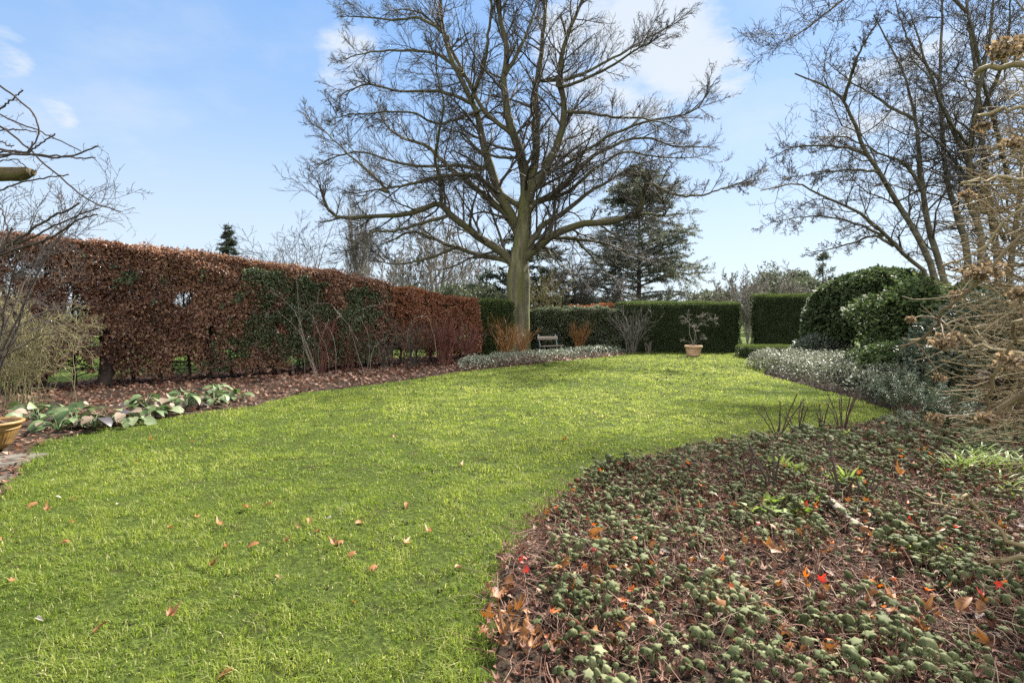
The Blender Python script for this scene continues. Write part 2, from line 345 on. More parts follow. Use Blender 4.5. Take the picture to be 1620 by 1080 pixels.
# ------------------------------------------------------------------ ground, lawn, beds
LEFT_EDGE = [Gp(*p)[:2] for p in ((0, 800), (22, 765), (48, 728), (62, 702), (130, 686), (250, 664), (400, 642), (480, 622), (620, 604), (740, 587), (870, 573), (990, 561))]
RIGHT_EDGE = [Gp(*p)[:2] for p in ((1250, 566), (1212, 580), (1205, 592), (1262, 607), (1340, 627), (1430, 655), (1442, 668))]
BED_EDGE = [Gp(*p)[:2] for p in ((1330, 684), (1232, 696), (1100, 714), (940, 756), (858, 812), (800, 870), (768, 940), (764, 1010), (770, 1080))]
HEDGE_FOOT = np.array(((5.2, 25.4), (11.6, 25.4)))
LAWN = np.array([(-6.0, 1.0), (-4.6, 4.0)] + LEFT_EDGE + [(5.6, 25.6), (11.2, 25.4), (12.0, 27), (13.2, 27), (12.0, 24.4)] + RIGHT_EDGE + BED_EDGE + [(-.1, 1.0)])
RBED = np.array(BED_EDGE[::-1] + RIGHT_EDGE[::-1] + [(12.0, 24.4), (17, 24.4), (17, 1.0), (-.12, 1.0)])
LBED = np.array(LEFT_EDGE + [(5.6, 25.6), (0, 27.5), (-5, 20.5), (-12.4, 11), (-14.5, 7.5), (-9, 5.0), (-5.2, 5.0)])

def flat(name, poly, z, m, kind='structure'):
    g = Geo(); poly = np.asarray(poly)
    me = bpy.data.meshes.new(name); me.from_pydata([(x, y, z) for x, y in poly], [], [list(range(len(poly)))]); me.materials.append(m); me.update()
    o = bpy.data.objects.new(name, me); COL.objects.link(o); return tag(o, kind=kind)
flat('ground', [(-900, -200), (900, -200), (900, 1500), (-900, 1500)], -.03, M['field'])
def heights(x, y, poly, top, amp):
    d = edge_dist(x, y, poly)
    return top * np.clip(d / .6, 0, 1) + amp * (fbm(x * 2.2, y * 2.2, 3) - .5) * np.clip(d / .25, 0, 1) + .02 * (fbm(x * 9, y * 9, 5) - .5)
def bed(name, poly, step, top, amp, m, ylim):
    x0, y0 = poly.min(0); x1, y1 = poly.max(0); y1 = min(y1, ylim)
    nx, ny = int((x1 - x0) / step) + 2, int((y1 - y0) / step) + 2
    X, Y = np.meshgrid(x0 + np.arange(nx) * step, y0 + np.arange(ny) * step)
    x, y = X.ravel(), Y.ravel(); ins = inside(x, y, poly); z = np.where(ins, heights(x, y, poly, top, amp) - .008, -.10)
    a = (np.arange(ny - 1)[:, None] * nx + np.arange(nx - 1)).ravel(); F = np.stack((a, a + 1, a + nx + 1, a + nx), -1)
    F = F[ins[F].any(1)]
    g = Geo().add(np.stack((x, y, z), -1), F); return tag(g.build(name, m, smooth=True), kind='structure')
RB_TOP, RB_AMP, LB_TOP, LB_AMP = .07, .10, .05, .08
bed('right_flower_bed', RBED, .09, RB_TOP, RB_AMP, M['soil'], 25)
bed('left_flower_bed', LBED, .12, LB_TOP, LB_AMP, M['soil'], 28)
def rz(x, y): return heights(x, y, RBED, RB_TOP, RB_AMP)
def lz(x, y): return heights(x, y, LBED, LB_TOP, LB_AMP)

# the lawn turf: a softly uneven sheet
def lawn_z(x, y): return .035 * (fbm(x * 1.1, y * 1.1, 11) - .5) + .034 * (fbm(x * 4.2, y * 4.2, 12) - .5)
def lawn_sheet():
    step = .11; x0, y0 = LAWN.min(0); x1, y1 = LAWN.max(0); nx, ny = int((x1 - x0) / step) + 2, int((y1 - y0) / step) + 2
    X, Y = np.meshgrid(x0 + np.arange(nx) * step, y0 + np.arange(ny) * step); x, y = X.ravel(), Y.ravel()
    ins = inside(x, y, LAWN); a = (np.arange(ny - 1)[:, None] * nx + np.arange(nx - 1)).ravel(); F = np.stack((a, a + 1, a + nx + 1, a + nx), -1); F = F[ins[F].any(1)]
    tag(Geo().add(np.stack((x, y, np.where(ins, lawn_z(x, y), -.02)), -1), F).build('lawn', M['lawn'], smooth=True), kind='structure')
lawn_sheet()

def grass():
    g = Geo()
    zones = ((1.9, 3.2, 12500), (3.2, 5, 8500), (5, 7.5, 4300), (7.5, 11, 2200), (11, 16, 1100), (16, 28, 480))
    for ya, yb, dens in zones:
        half = yb * 1.06; A = (yb - ya) * 2 * half; n = int(A * dens)
        x, y = U(-half, half, n), U(ya, yb, n)
        k = (np.abs(x) < y * 1.06); x, y = x[k], y[k]
        k = inside(x + rng.normal(0, .05, len(x)), y + rng.normal(0, .05, len(x)), LAWN); x, y = x[k], y[k]
        cl = fbm(x * 4.2, y * 4.2, 21, 3); pt = fbm(x * .55, y * .55, 22, 3); fine = fbm(x * 13, y * 13, 23, 2)
        # worm-worn and mossy bare spots
        keep = U(0, 1, len(x)) < np.clip((cl - .22) * 5, .68, 1) * np.clip((fine - .25) * 5, .20, 1)
        x, y, cl, pt, fine = x[keep], y[keep], cl[keep], pt[keep], fine[keep]; n = len(x)
        s = max(1, (ya + yb) / 2 / 4.0)
        h = .88 * (.014 + .05 * np.clip(cl - .25, 0, 1) + .016 * pt) * U(.5, 1.4, n); w = .0017 * s ** .95 * U(.7, 1.4, n)
        lip = np.clip(1 - edge_dist(x, y, LAWN) / .30, 0, 1) * (y < 9); h = h * (1 + 1.1 * lip * U(0, 1, n))
        swirl = 6.28 * fbm(x * 1.7, y * 1.7, 27, 2) * 2
        yaw = swirl + rng.normal(0, 2.2, n); lean = np.abs(rng.normal(.6, .45, n))
        dx, dy = np.cos(yaw) * lean, np.sin(yaw) * lean
        p0 = np.stack((x, y, lawn_z(x, y) - .004), -1); dv = np.stack((dx, dy, np.zeros(n)), -1); sd = np.stack((-np.sin(yaw), np.cos(yaw), np.zeros(n)), -1)
        sd = nrm(sd + rv(n, .5) * (1, 1, 0))
        up = np.array((0, 0, 1.)); p1 = p0 + (up + dv * .5) * (h * .55)[:, None]; p2 = p0 + (up * .85 + dv * 1.5) * h[:, None]
        ww = w[:, None]
        V = np.stack((p0 - sd * ww, p0 + sd * ww, p1 - sd * ww * .8, p1 + sd * ww * .8, p2), 1).reshape(-1, 3)
        b = np.arange(n)[:, None] * 5; r = np.clip(.20 + .95 * (pt - .28) + .5 * (fine - .5) + .45 * (cl - .5) + rng.normal(0, .16, n) + .02 * (s - 1), 0, 1)
        dry = U(0, 1, n) < .06; r = np.where(dry, 1, np.minimum(r, .86))
        F = np.concatenate((b + (0, 1, 3), b + (0, 3, 2), b + (2, 3, 4)), 1).reshape(-1, 3)
        g.add(V, F, np.repeat(r, 3))
    tag(g.build('grass', M['grass']), kind='stuff')
grass()

# ------------------------------------------------------------------ paving slabs at the lawn corner
def paving():
    for i, (cx, cy, sx, sy, a) in enumerate(((-5.62, 5.45, .80, .62, .08), (-5.25, 4.72, .78, .60, .10), (-6.46, 5.3, .78, .62, .06), (-6.1, 4.60, .8, .6, .1))):
        g = Geo(); n = 9
        u, v = np.meshgrid(np.linspace(-.5, .5, n), np.linspace(-.5, .5, n)); u, v = u.ravel(), v.ravel()
        ed = (np.abs(u) > .49) | (np.abs(v) > .49)
        jx, jy = u * sx + rng.normal(0, .006, n * n) * ed, v * sy + rng.normal(0, .006, n * n) * ed
        z = .035 + .006 * (fbm(jx * 6 + i, jy * 6, 4) - .5) - .008 * ed
        V = np.stack((jx * math.cos(a) - jy * math.sin(a) + cx, jx * math.sin(a) + jy * math.cos(a) + cy, z), -1)
        q = (np.arange(n - 1)[:, None] * n + np.arange(n - 1)).ravel(); g.add(V, np.stack((q, q + 1, q + n + 1, q + n), -1))
        ring = list(range(n)) + [k * n + n - 1 for k in range(1, n)] + [n * n - 1 - k for k in range(1, n)] + [k * n for k in range(n - 2, 0, -1)]
        lo = V[ring].copy(); lo[:, 2] = -.05; m = len(ring); RV = np.vstack((V[ring], lo)); kk = np.arange(m); k2 = (kk + 1) % m
        g.add(RV, np.stack((kk, kk + m, k2 + m, k2), -1)); tag(g.build('paving', M['stone']), kind='structure')
paving()

# ------------------------------------------------------------------ leaf litter and ground plants that nobody could count
OV, OVF = oval(.3, -.35, .14)
ML = [maple(.7, 0), maple(1.2, 1), maple(-.8, 2)]
def scatter(poly, n, ymax=30, pad=0.):
    x0, y0 = poly.min(0); x1, y1 = poly.max(0); y1 = min(y1, ymax)
    x, y = U(x0, x1, n), U(max(y0, 1.7), y1, n); k = inside(x, y, poly) & (np.abs(x) < y * 1.12 + .4); return x[k], y[k]
def lie(n, tilt=.35):
    """axes of things lying on the ground with a random heading"""
    a = U(0, 2 * np.pi, n); d = np.stack((np.cos(a), np.sin(a), rng.normal(0, tilt, n)), -1); nn = np.array((0, 0, 1.)) + rv(n, tilt); return leaf_axes(d, nn)
def litter():
    g = Geo(); x, y = scatter(LBED, 80000, 27); n = len(x)
    k = U(0, 1, n) < np.clip(.35 + 1.3 * (fbm(x * 1.6, y * 1.6, 31) - .25), 0, 1); x, y = x[k], y[k]; n = len(x)
    sc = U(.045, .10, n) * np.clip(y / 9, 1, 1.5); p = np.stack((x, y, lz(x, y) + U(.0, .05, n)), -1)
    r = np.clip(.45 + .7 * (fbm(x * .8, y * .8, 33) - .5) + rng.normal(0, .22, n), 0, 1)
    stamp(g, FOLD, FOLD_F, p, *lie(n, .4), sc, r); tag(g.build('leaf_litter', M['litter']), kind='stuff')
    g = Geo(); x, y = scatter(RBED, 26000, 9); n = len(x); near = y < 8.6; x, y = x[near], y[near]; n = len(x)
    k = U(0, 1, n) < np.clip(.2 + 1.2 * (fbm(x * 1.3, y * 1.3, 35) - .25), 0, 1); x, y = x[k], y[k]; n = len(x)
    p = np.stack((x, y, rz(x, y) + U(.0, .06, n)), -1)
    stamp(g, FOLD, FOLD_F, p, *lie(n, .45), U(.03, .085, n), np.clip(rng.normal(.35, .25, n), 0, 1)); tag(g.build('leaf_litter', M['litter']), kind='stuff')
litter()

def geranium_cover():
    """low cranesbill: drooping, umbrella-folded hairy leaves on short stalks"""
    K = 10; V = [(0, 0, 0)]; F = []
    for j, (rad, dz) in enumerate(((.34, -.05), (.62, -.26), (.74, -.62))):
        for i in range(K):
            lob = 1.0 if i % 2 == 0 else (.76, .52, .26)[j]
            a = 2 * np.pi * i / K; V.append((rad * lob * math.cos(a), rad * lob * math.sin(a), dz * (1 if i % 2 == 0 else .80) + (0 if i % 2 else .03)))
    for i in range(K):
        F.append((0, 1 + i, 1 + (i + 1) % K))
        for j in range(2):
            a, b, c, d = 1 + j * K + i, 1 + j * K + (i + 1) % K, 1 + (j + 1) * K + (i + 1) % K, 1 + (j + 1) * K + i; F += [(a, d, c), (a, c, b)]
    V, F = np.array(V), np.array(F)
    cx_, cy_ = scatter(RBED, 7600, 8.0); k = (fbm(cx_ * 1.1, cy_ * 1.1, 48) > .22); cx_, cy_ = cx_[k], cy_[k]; per = 13          # crowns, each with its own tuft of leaves
    x = np.repeat(cx_, per) + rng.normal(0, .085, len(cx_) * per); y = np.repeat(cy_, per) + rng.normal(0, .085, len(cx_) * per)
    ox, oy = x - np.repeat(cx_, per), y - np.repeat(cy_, per); vig = np.repeat(U(.65, 1.35, len(cx_)), per); hue = np.repeat(rng.normal(0, .16, len(cx_)), per)
    k = (x < 1.05 * y) & (edge_dist(x, y, RBED) > .06) & (x < 6.6) & inside(x, y, RBED) & (y > 1.8); x, y, ox, oy, vig, hue = x[k], y[k], ox[k], oy[k], vig[k], hue[k]
    dn = fbm(x * 1.5, y * 1.5, 41, 3); d2 = fbm(x * 5, y * 5, 42, 2)
    soil = (x < .35) & (edge_dist(x, y, RBED) < .30 + .12 * (d2 - .5))
    k = (U(0, 1, len(x)) < np.clip((dn - .16) * 2.8, .55, 1) * np.clip((d2 - .2) * 3, .3, 1)) & ~soil; x, y, ox, oy, vig, hue = x[k], y[k], ox[k], oy[k], vig[k], hue[k]; n = len(x)
    hgt = (.10 * np.exp(-(ox ** 2 + oy ** 2) / .018) + U(.02, .07, n)) * vig * (.55 + .9 * fbm(x * 1.4, y * 1.4, 43)); sc = U(.021, .051, n) * (.7 + .35 * vig) * np.clip(y / 4.5, .95, 1.25)
    b = np.stack((x, y, rz(x, y)), -1); top = b + np.stack((rng.normal(0, .03, n), rng.normal(0, .03, n), hgt), -1)
    nz = nrm(np.stack((ox * 4.5, oy * 4.5, np.ones(n)), -1) + rv(n, .3)); a = rv(n); X = nrm(np.cross(a, nz)); Y = np.cross(nz, X)
    r = np.clip(.45 + .6 * (fbm(x * .9, y * .9, 45) - .5) + hue + rng.normal(0, .17, n), 0, 1)
    g = Geo(); form = rng.choice(3, n, p=(.42, .28, .30)); wx = np.select([form == 0, form == 1], [1.0, .62], 1.25) * U(.8, 1.15, n); wy = np.select([form == 0, form == 1], [.85, .75], 1.2) * U(.8, 1.15, n); wz = np.select([form == 0, form == 1], [1.0, 1.5], .28) * U(.6, 1.2, n)
    V2 = V.copy(); V2[:, :2] *= np.where(np.arange(len(V)) % 2 == 0, 1.0, .72)[:, None]
    k = form < 2; stamp(g, V, F, top[k], X[k], Y[k], nz[k], np.stack((sc * wx, sc * wy, sc * wz), -1)[k], r[k]); k = ~k
    V2[:, 2] += rng.normal(0, .10, len(V)); stamp(g, V2, F, top[k], X[k], Y[k], nz[k], np.stack((sc * wx, sc * wy, sc * wz), -1)[k], r[k])
    tag(g.build('geranium_ground_cover', M['geranium'], smooth=True), kind='stuff')
    # leaf stalks and the mat of dead stems
    g = Geo(); mid = (b + top) / 2 + rv(n, .012); tubes(g, np.stack((b, mid, top), 1), np.full((n, 3), .0016), 3, r=rng.normal(.4, .2, n))
    x, y = scatter(RBED, 90000, 8.4); k = (x < 7) & (U(0, 1, len(x)) < np.clip((fbm(x * 1.1, y * 1.1, 47) - .28) * 3.4, .08, 1)); x, y = x[k], y[k]; n = len(x)
    a = U(0, 6.28, n); L = U(.06, .30, n); d = np.stack((np.cos(a), np.sin(a), U(-.05, .55, n)), -1)
    p0 = np.stack((x, y, rz(x, y) + .01 + .10 * U(0, 1, n) ** 3), -1); P = [p0]
    for j in range(4): d = nrm(d + rv(n, .28) - (0, 0, .14)); P.append(P[-1] + d * (L / 4)[:, None])
    tubes(g, np.stack(P, 1), np.repeat(U(.0009, .0021, n)[:, None], 5, 1), 3, r=np.clip(rng.normal(.42, .28, n), 0, 1))
    tag(g.build('dead_stalks', M['straw']), kind='stuff')
    # dead brown crumpled foliage lying under the green
    g = Geo(); x, y = scatter(RBED, 95000, 8.4); k = (x < 7.2) & (U(0, 1, len(x)) < .55); x, y = x[k], y[k]; n = len(x)
    T, TF = ML[1]
    stamp(g, T, TF, np.stack((x, y, rz(x, y) + U(.01, .11, n)), -1), *lie(n, .6), U(.02, .05, n), np.clip(rng.normal(.4, .28, n), 0, 1))
    tag(g.build('dead_undergrowth', M['dry_brown']), kind='stuff')
geranium_cover()

def cover(name, m, poly, n, hmax, leaf, seed, T=FOLD, TF=FOLD_F, lift=.6, zf=None):
    """a low mass of small-leaved evergreen ground cover with uneven mounds"""
    poly = np.asarray(poly); x0, y0 = poly.min(0); x1, y1 = poly.max(0); x, y = U(x0, x1, n), U(y0, y1, n); k = inside(x, y, poly); x, y = x[k], y[k]; n = len(x)
    e = np.clip(edge_dist(x, y, poly) / .35, 0, 1) ** .5
    h = hmax * e * (.45 + .75 * fbm(x * 2.1, y * 2.1, seed)); z = np.where(U(0, 1, n) < .75, h * U(.72, 1.05, n), h * U(.05, .8, n))
    d = rv(n) * (1, 1, .5) + (0, 0, lift); g = Geo()
    stamp(g, T, TF, np.stack((x, y, z + .02), -1), *leaf_axes(d, np.array((0, 0, 1.)) + rv(n, .5)), U(.7, 1.3, n) * leaf, np.clip(rng.normal(.45, .25, n) + .2 * (z / hmax - .5), 0, 1))
    # wiry stems beneath
    s = n // 14; idx = rng.integers(0, n, s); p1 = np.stack((x[idx], y[idx], z[idx]), -1); p0 = p1 * (1, 1, 0) + rv(s, .05) * (1, 1, 0)
    tubes(g, np.stack((p0, (p0 + p1) / 2 + rv(s, .02), p1), 1), np.full((s, 3), .003), 3, r=0.0)
    return tag(g.build(name, m), kind='stuff')
def strip(front, back): return np.array([Gp(*p)[:2] for p in front] + [tuple(b) for b in back])
cover('evergreen_ground_cover', M['euonymus'], strip(((728, 588), (800, 580), (872, 572), (950, 564), (994, 560)), ((5.2, 25.1), (3.0, 24.0), (1.9, 22.4), (-.3, 19.6), (-1.9, 17.6))), 26000, .42, .065, 51)
cover('pale_ground_cover', M['pale_cover'], strip(((1206, 589), (1262, 605), (1340, 624), (1420, 650)), ((8.2, 9.6), (10.4, 13.6), (10.9, 17.5), (8.9, 18.4), (7.9, 17.4))), 34000, .60, .06, 53)
cover('pale_ground_cover', M['pale_cover'], strip(((1378, 676), (1398, 668), (1440, 670), (1490, 680), (1490, 700), (1440, 706), (1390, 694)), ()), 1500, .26, .06, 55)
# ------------------------------------------------------------------ hedges
def hedge_line(pts, n):
    P = smooth_path([(p[0], p[1], 0) for p in pts], n); return P[:, :2]
def leafy_hedge(g, line, Hf, wid, n, leaf, seed, hole=.36, zlo=.25, low_thin=.75, T=FOLD, TF=FOLD_F, hang=.6, rcol=(.5, .25), sel=None, faces=(.62, .26, .12)):
    """leaves in the outer skin of a hedge: front, top, back; clustered, with holes"""
    L = len(line); tan = nrm(np.gradient(line, axis=0)); nor = np.stack((tan[:, 1], -tan[:, 0]), -1)   # towards the lawn
    seg = np.r_[0, np.cumsum(np.hypot(*np.diff(line, axis=0).T))]
    s = U(0, seg[-1], n); q = np.interp(s, seg, np.arange(L)); i = np.clip(q.astype(int), 0, L - 2); f = (q - i)[:, None]
    c = line[i] * (1 - f) + line[i + 1] * f; nn = nor[i]; H = Hf(s / seg[-1])
    kind = rng.choice(3, n, p=faces); t = U(0, 1, n)
    bul = (fbm(s * .9, t * 3 + seed, seed) - .5) * .42 + (fbm(s * 3.1, t * 8 + seed, seed + 9, 2) - .5) * .16
    dep = np.abs(rng.exponential(.13, n)) - .05
    z = np.where(kind == 1, H + bul * .75 - dep * .8, zlo + (H - zlo) * t ** .8)
    o = np.where(kind == 0, wid / 2 + bul - dep, np.where(kind == 2, -wid / 2 - bul + dep, U(-.55, .55, n) * wid))
    hz = np.clip(z / H, 0, 1); o = o * (1 - .22 * hz ** 6)
    k = fbm(s * 1.9, z * 2.3, seed + 1, 3) > hole + (1 - hz) ** 1.6 * low_thin * .35 - .28 * (kind == 1)
    k |= U(0, 1, n) < .10 * hz
    if sel is not None: k &= sel(s, z, H, kind)
    s, z, o, c, nn, kind = s[k], z[k], o[k], c[k], nn[k], kind[k]; n = len(s)
    p = np.concatenate((c + nn * o[:, None], z[:, None]), 1)
    outw = np.concatenate((nn * np.sign(o)[:, None], np.where(kind == 1, .9, .1)[:, None]), 1)
    d = outw * .7 - np.array((0, 0, hang)) * np.where(kind == 1, .2, 1)[:, None] + rv(n, .6)
    r = np.clip(rcol[0] + rng.normal(0, rcol[1], n) + .5 * (fbm(s * 1.1, z * 1.4, seed + 3) - .5), 0, 1)
    stamp(g, T, TF, p, *leaf_axes(d, outw + rv(n, .5)), U(.65, 1.25, n) * leaf, r)
def hedge_frame(line, Hf, wid, spacing, rt, kids=26, kk=7):
    """rows of stems with a tangle of side branches"""
    seg = np.r_[0, np.cumsum(np.hypot(*np.diff(line, axis=0).T))]; trunks = []
    tw = Geo()
    for s in np.arange(.3, seg[-1], spacing):
        s = s + U(-.12, .12); x, y = np.interp(s, seg, line[:, 0]), np.interp(s, seg, line[:, 1]); H = float(Hf(np.array([s / seg[-1]]))[0])
        p = smooth_path([(x, y, -.05), (x + U(-.06, .06), y + U(-.06, .06), H * .3), (x + U(-.12, .12), y + U(-.1, .1), H * .65), (x + U(-.15, .15), y + U(-.15, .15), H * .96)], 10, .015)
        R = rt * U(.6, 1.3) * np.linspace(1, .25, 10); R[0] *= 1.25
        t = Geo(); tubes(t, p, R, 8); trunks.append(t)
        a, ra = grow(p, R, kids, 72, .26, 6, .2, .1, .10, .98, .42, .004, flat=.3, fall=.25)
        tubes(tw, a, ra, 3); b, rb = grow(a, ra, kk, 50, .55, 4, .25, 0, .2, 1, .6, .003); tubes(tw, b, rb, 3)
    return trunks, tw
def lin(*hs): return lambda u: np.interp(u, np.linspace(0, 1, len(hs)), hs)

def copper_hedge():
    line = hedge_line([(-14.2, 6.9), (-10.7, 10.7), (-9.4, 12.1), (-6.6, 14.6), (-4.3, 17.2)], 60)
    Hf = lin(3.18, 3.12, 3.12, 3.28, 3.28, 3.18, 3.05, 2.95, 2.72)
    rt = root('copper_hedge', (-8.3, 13.0, 0), 'tall copper beech hedge with dead russet leaves and gaps at its foot', 'hedge')
    g = Geo(); leafy_hedge(g, line, Hf, 1.0, 200000, .082, 61, hole=.28, zlo=.22, low_thin=.36, faces=(.6, .2, .2)); g.build('foliage', M['beech_leaf'], rt)
    tr, tw = hedge_frame(line, Hf, 1.0, .55, .055, 60, 13); tw.build('branches', M['hedge_wood'], rt)
    for i, t in enumerate(tr): t.build('trunk', M['hedge_wood'], rt)
    # one thick old stem
    p = smooth_path([(-9.35, 11.75, -.05), (-9.33, 11.8, .5), (-9.3, 11.8, 1.2), (-9.2, 11.9, 2.6)], 10); Geo().add([], np.zeros((0, 4), int)) if 0 else None
    t = Geo(); tubes(t, p, np.array((.19, .155, .15, .145, .14, .12, .1, .08, .06, .04)), 10); t.build('trunk', M['hedge_wood'], rt)
    # ivy running over the lower end
    g = Geo(); L_ = np.hypot(*np.diff(line, axis=0).T).sum()
    def ivy_sel(s, z, H, kind):
        u = s / L_; a = np.exp(-((u - .84) / .135) ** 2) * 1.25 + np.exp(-(((u - .69) / .05) ** 2 + ((z - 1.0) / .75) ** 2)) * .8
        return (fbm(s * 1.3, z * 1.6, 71) + .56 * a + .62 * (vnoise(s * 5, z * 5, 72) - .5) > .76) & (kind < 2) & (z < H - .10 - .25 * vnoise(s * 3, s * 0, 75))
    iv = Geo(); leafy_hedge(iv, line, lambda u: Hf(u) - .02, 1.12, 150000, .065, 63, hole=.2, zlo=.25, low_thin=.1, rcol=(.42, .26), hang=.35, sel=ivy_sel)
    o = iv.build('ivy', M['ivy'], origin=(-5.2, 15.8, 0)); tag(o, 'dark glossy ivy spreading over the sloping end of the tall copper hedge', 'ivy')
copper_hedge()
def rusty_hedge():
    line = hedge_line([(-4.3, 17.0), (-3.0, 19.2), (-1.75, 21.2)], 30); Hf = lin(2.62, 2.55, 2.42, 2.36)
    rt = root('copper_hedge', (-3.0, 19.2, 0), 'lower rusty beech hedge between the ivy and the dark green yew block', 'hedge')
    g = Geo(); leafy_hedge(g, line, Hf, 1.0, 64000, .075, 65, hole=.32, zlo=.3, low_thin=.35); g.build('foliage', M['beech_leaf2'], rt)
    tr, tw = hedge_frame(line, Hf, 1.0, .5, .045, 46, 10); tw.build('branches', M['hedge_wood'], rt)
    for t in tr: t.build('trunk', M['hedge_wood'], rt)
rusty_hedge()

def clipped(name, cx, cy, sx, sy, h, ang, label, m, n, leaf=.06, seed=80, core=True, top_r=.3, zlo=.02, hole=0., wob=.14, T=NARROW, TF=FOLD_F, cat='hedge', rc=.4):
    """a clipped evergreen block: leafy skin over dark interior growth"""
    rt = root(name, (cx, cy, 0), label, cat); ca, sa = math.cos(ang), math.sin(ang)
    A = np.array((sy * h, sy * h, sx * h, sx * h, sx * sy)); f = rng.choice(5, n, p=A / A.sum()); u, v = U(-.5, .5, n), U(0, 1, n)
    w = U(-.5, .5, n)
    x = np.select([f == 0, f == 1], [-.5, .5], u) * sx; y = np.select([f == 2, f == 3], [-.5, .5], w) * sy; z = np.where(f == 4, h, zlo + v * (h - zlo))
    N3 = np.stack((np.select([f == 0, f == 1], [-1., 1.], 0.), np.select([f == 2, f == 3], [-1., 1.], 0.), (f == 4) * 1.), -1)
    # rounded shoulders
    c = .16; q = np.stack((np.clip(x, -sx / 2 + c, sx / 2 - c), np.clip(y, -sy / 2 + c, sy / 2 - c), np.minimum(z, h - c)), -1); p = np.stack((x, y, z), -1)
    d = p - q; dl = np.linalg.norm(d, axis=1, keepdims=True); d = np.where(dl > 1e-6, d / np.maximum(dl, 1e-6), N3)
    s = x + y * .7
    b = wob * (fbm(s * 1.6 + seed, z * 1.9 + y, seed, 3) - .5) * 2 + wob * .5 * (fbm(s * 6, z * 6 + y * 5, seed + 1, 2) - .5)
    p = q + d * (c + b[:, None] - np.abs(rng.normal(0, .045, n))[:, None])
    if hole: k = fbm(s * 3, z * 3 + y, seed + 2) > hole; p, d = p[k], d[k]; n = len(p)
    dirs = d + np.array((0, 0, .55)) + rv(n, .55); g = Geo()
    Rm = np.array(((ca, -sa, 0), (sa, ca, 0), (0, 0, 1.))); off = np.array((cx, cy, 0))
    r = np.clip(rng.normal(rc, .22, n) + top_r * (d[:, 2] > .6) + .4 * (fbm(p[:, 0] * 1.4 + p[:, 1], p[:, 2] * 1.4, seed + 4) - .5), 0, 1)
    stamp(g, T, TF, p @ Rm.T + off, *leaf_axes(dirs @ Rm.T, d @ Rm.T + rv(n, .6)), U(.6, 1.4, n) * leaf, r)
    g.build('foliage', m, rt)
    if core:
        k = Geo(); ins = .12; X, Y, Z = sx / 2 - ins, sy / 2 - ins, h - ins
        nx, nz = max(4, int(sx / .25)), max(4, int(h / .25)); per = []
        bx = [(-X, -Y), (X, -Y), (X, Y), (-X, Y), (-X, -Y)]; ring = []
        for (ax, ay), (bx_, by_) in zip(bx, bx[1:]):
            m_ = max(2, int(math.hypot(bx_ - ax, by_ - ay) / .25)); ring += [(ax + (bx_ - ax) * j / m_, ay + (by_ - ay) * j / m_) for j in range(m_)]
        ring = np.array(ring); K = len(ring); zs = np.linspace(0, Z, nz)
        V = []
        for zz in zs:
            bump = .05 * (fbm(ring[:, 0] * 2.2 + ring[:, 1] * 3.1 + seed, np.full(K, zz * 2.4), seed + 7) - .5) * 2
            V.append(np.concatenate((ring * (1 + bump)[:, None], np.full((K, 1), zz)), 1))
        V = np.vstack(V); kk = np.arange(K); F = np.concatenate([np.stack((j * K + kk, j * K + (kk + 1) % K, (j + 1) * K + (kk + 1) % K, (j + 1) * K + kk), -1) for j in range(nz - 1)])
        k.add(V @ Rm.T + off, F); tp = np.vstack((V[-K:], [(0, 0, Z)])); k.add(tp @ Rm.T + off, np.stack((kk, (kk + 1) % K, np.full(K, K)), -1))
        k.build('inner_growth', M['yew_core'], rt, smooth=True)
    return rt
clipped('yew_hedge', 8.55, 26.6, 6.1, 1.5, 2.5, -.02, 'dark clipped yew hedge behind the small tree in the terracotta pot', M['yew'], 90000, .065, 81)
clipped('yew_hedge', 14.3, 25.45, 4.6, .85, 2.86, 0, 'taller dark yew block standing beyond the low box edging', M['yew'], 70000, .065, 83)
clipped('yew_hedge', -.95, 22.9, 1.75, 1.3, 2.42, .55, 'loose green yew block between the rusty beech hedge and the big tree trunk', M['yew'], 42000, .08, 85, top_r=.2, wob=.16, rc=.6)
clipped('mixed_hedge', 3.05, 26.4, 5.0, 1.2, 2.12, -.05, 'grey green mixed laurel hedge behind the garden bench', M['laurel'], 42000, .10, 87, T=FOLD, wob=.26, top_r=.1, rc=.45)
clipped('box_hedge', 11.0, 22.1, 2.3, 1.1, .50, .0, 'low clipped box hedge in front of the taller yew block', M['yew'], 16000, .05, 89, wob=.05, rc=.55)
def copper_tuft():
    line = hedge_line([(3.2, 28.2), (5.6, 28.2), (6.8, 28.4)], 12); rt = root('copper_hedge', (5, 28.3, 0), 'copper leaved hedge top showing above the laurel hedge', 'hedge')
    g = Geo(); leafy_hedge(g, line, lin(2.3, 2.45, 2.35), .9, 9000, .1, 91, hole=.25, zlo=.8, low_thin=.3); g.build('foliage', M['beech_leaf2'], rt)
    tr, tw = hedge_frame(line, lin(2.2, 2.2), .9, .8, .04, 16, 5); tw.build('branches', M['hedge_wood'], rt)
    for t in tr: t.build('trunk', M['hedge_wood'], rt)
copper_tuft()

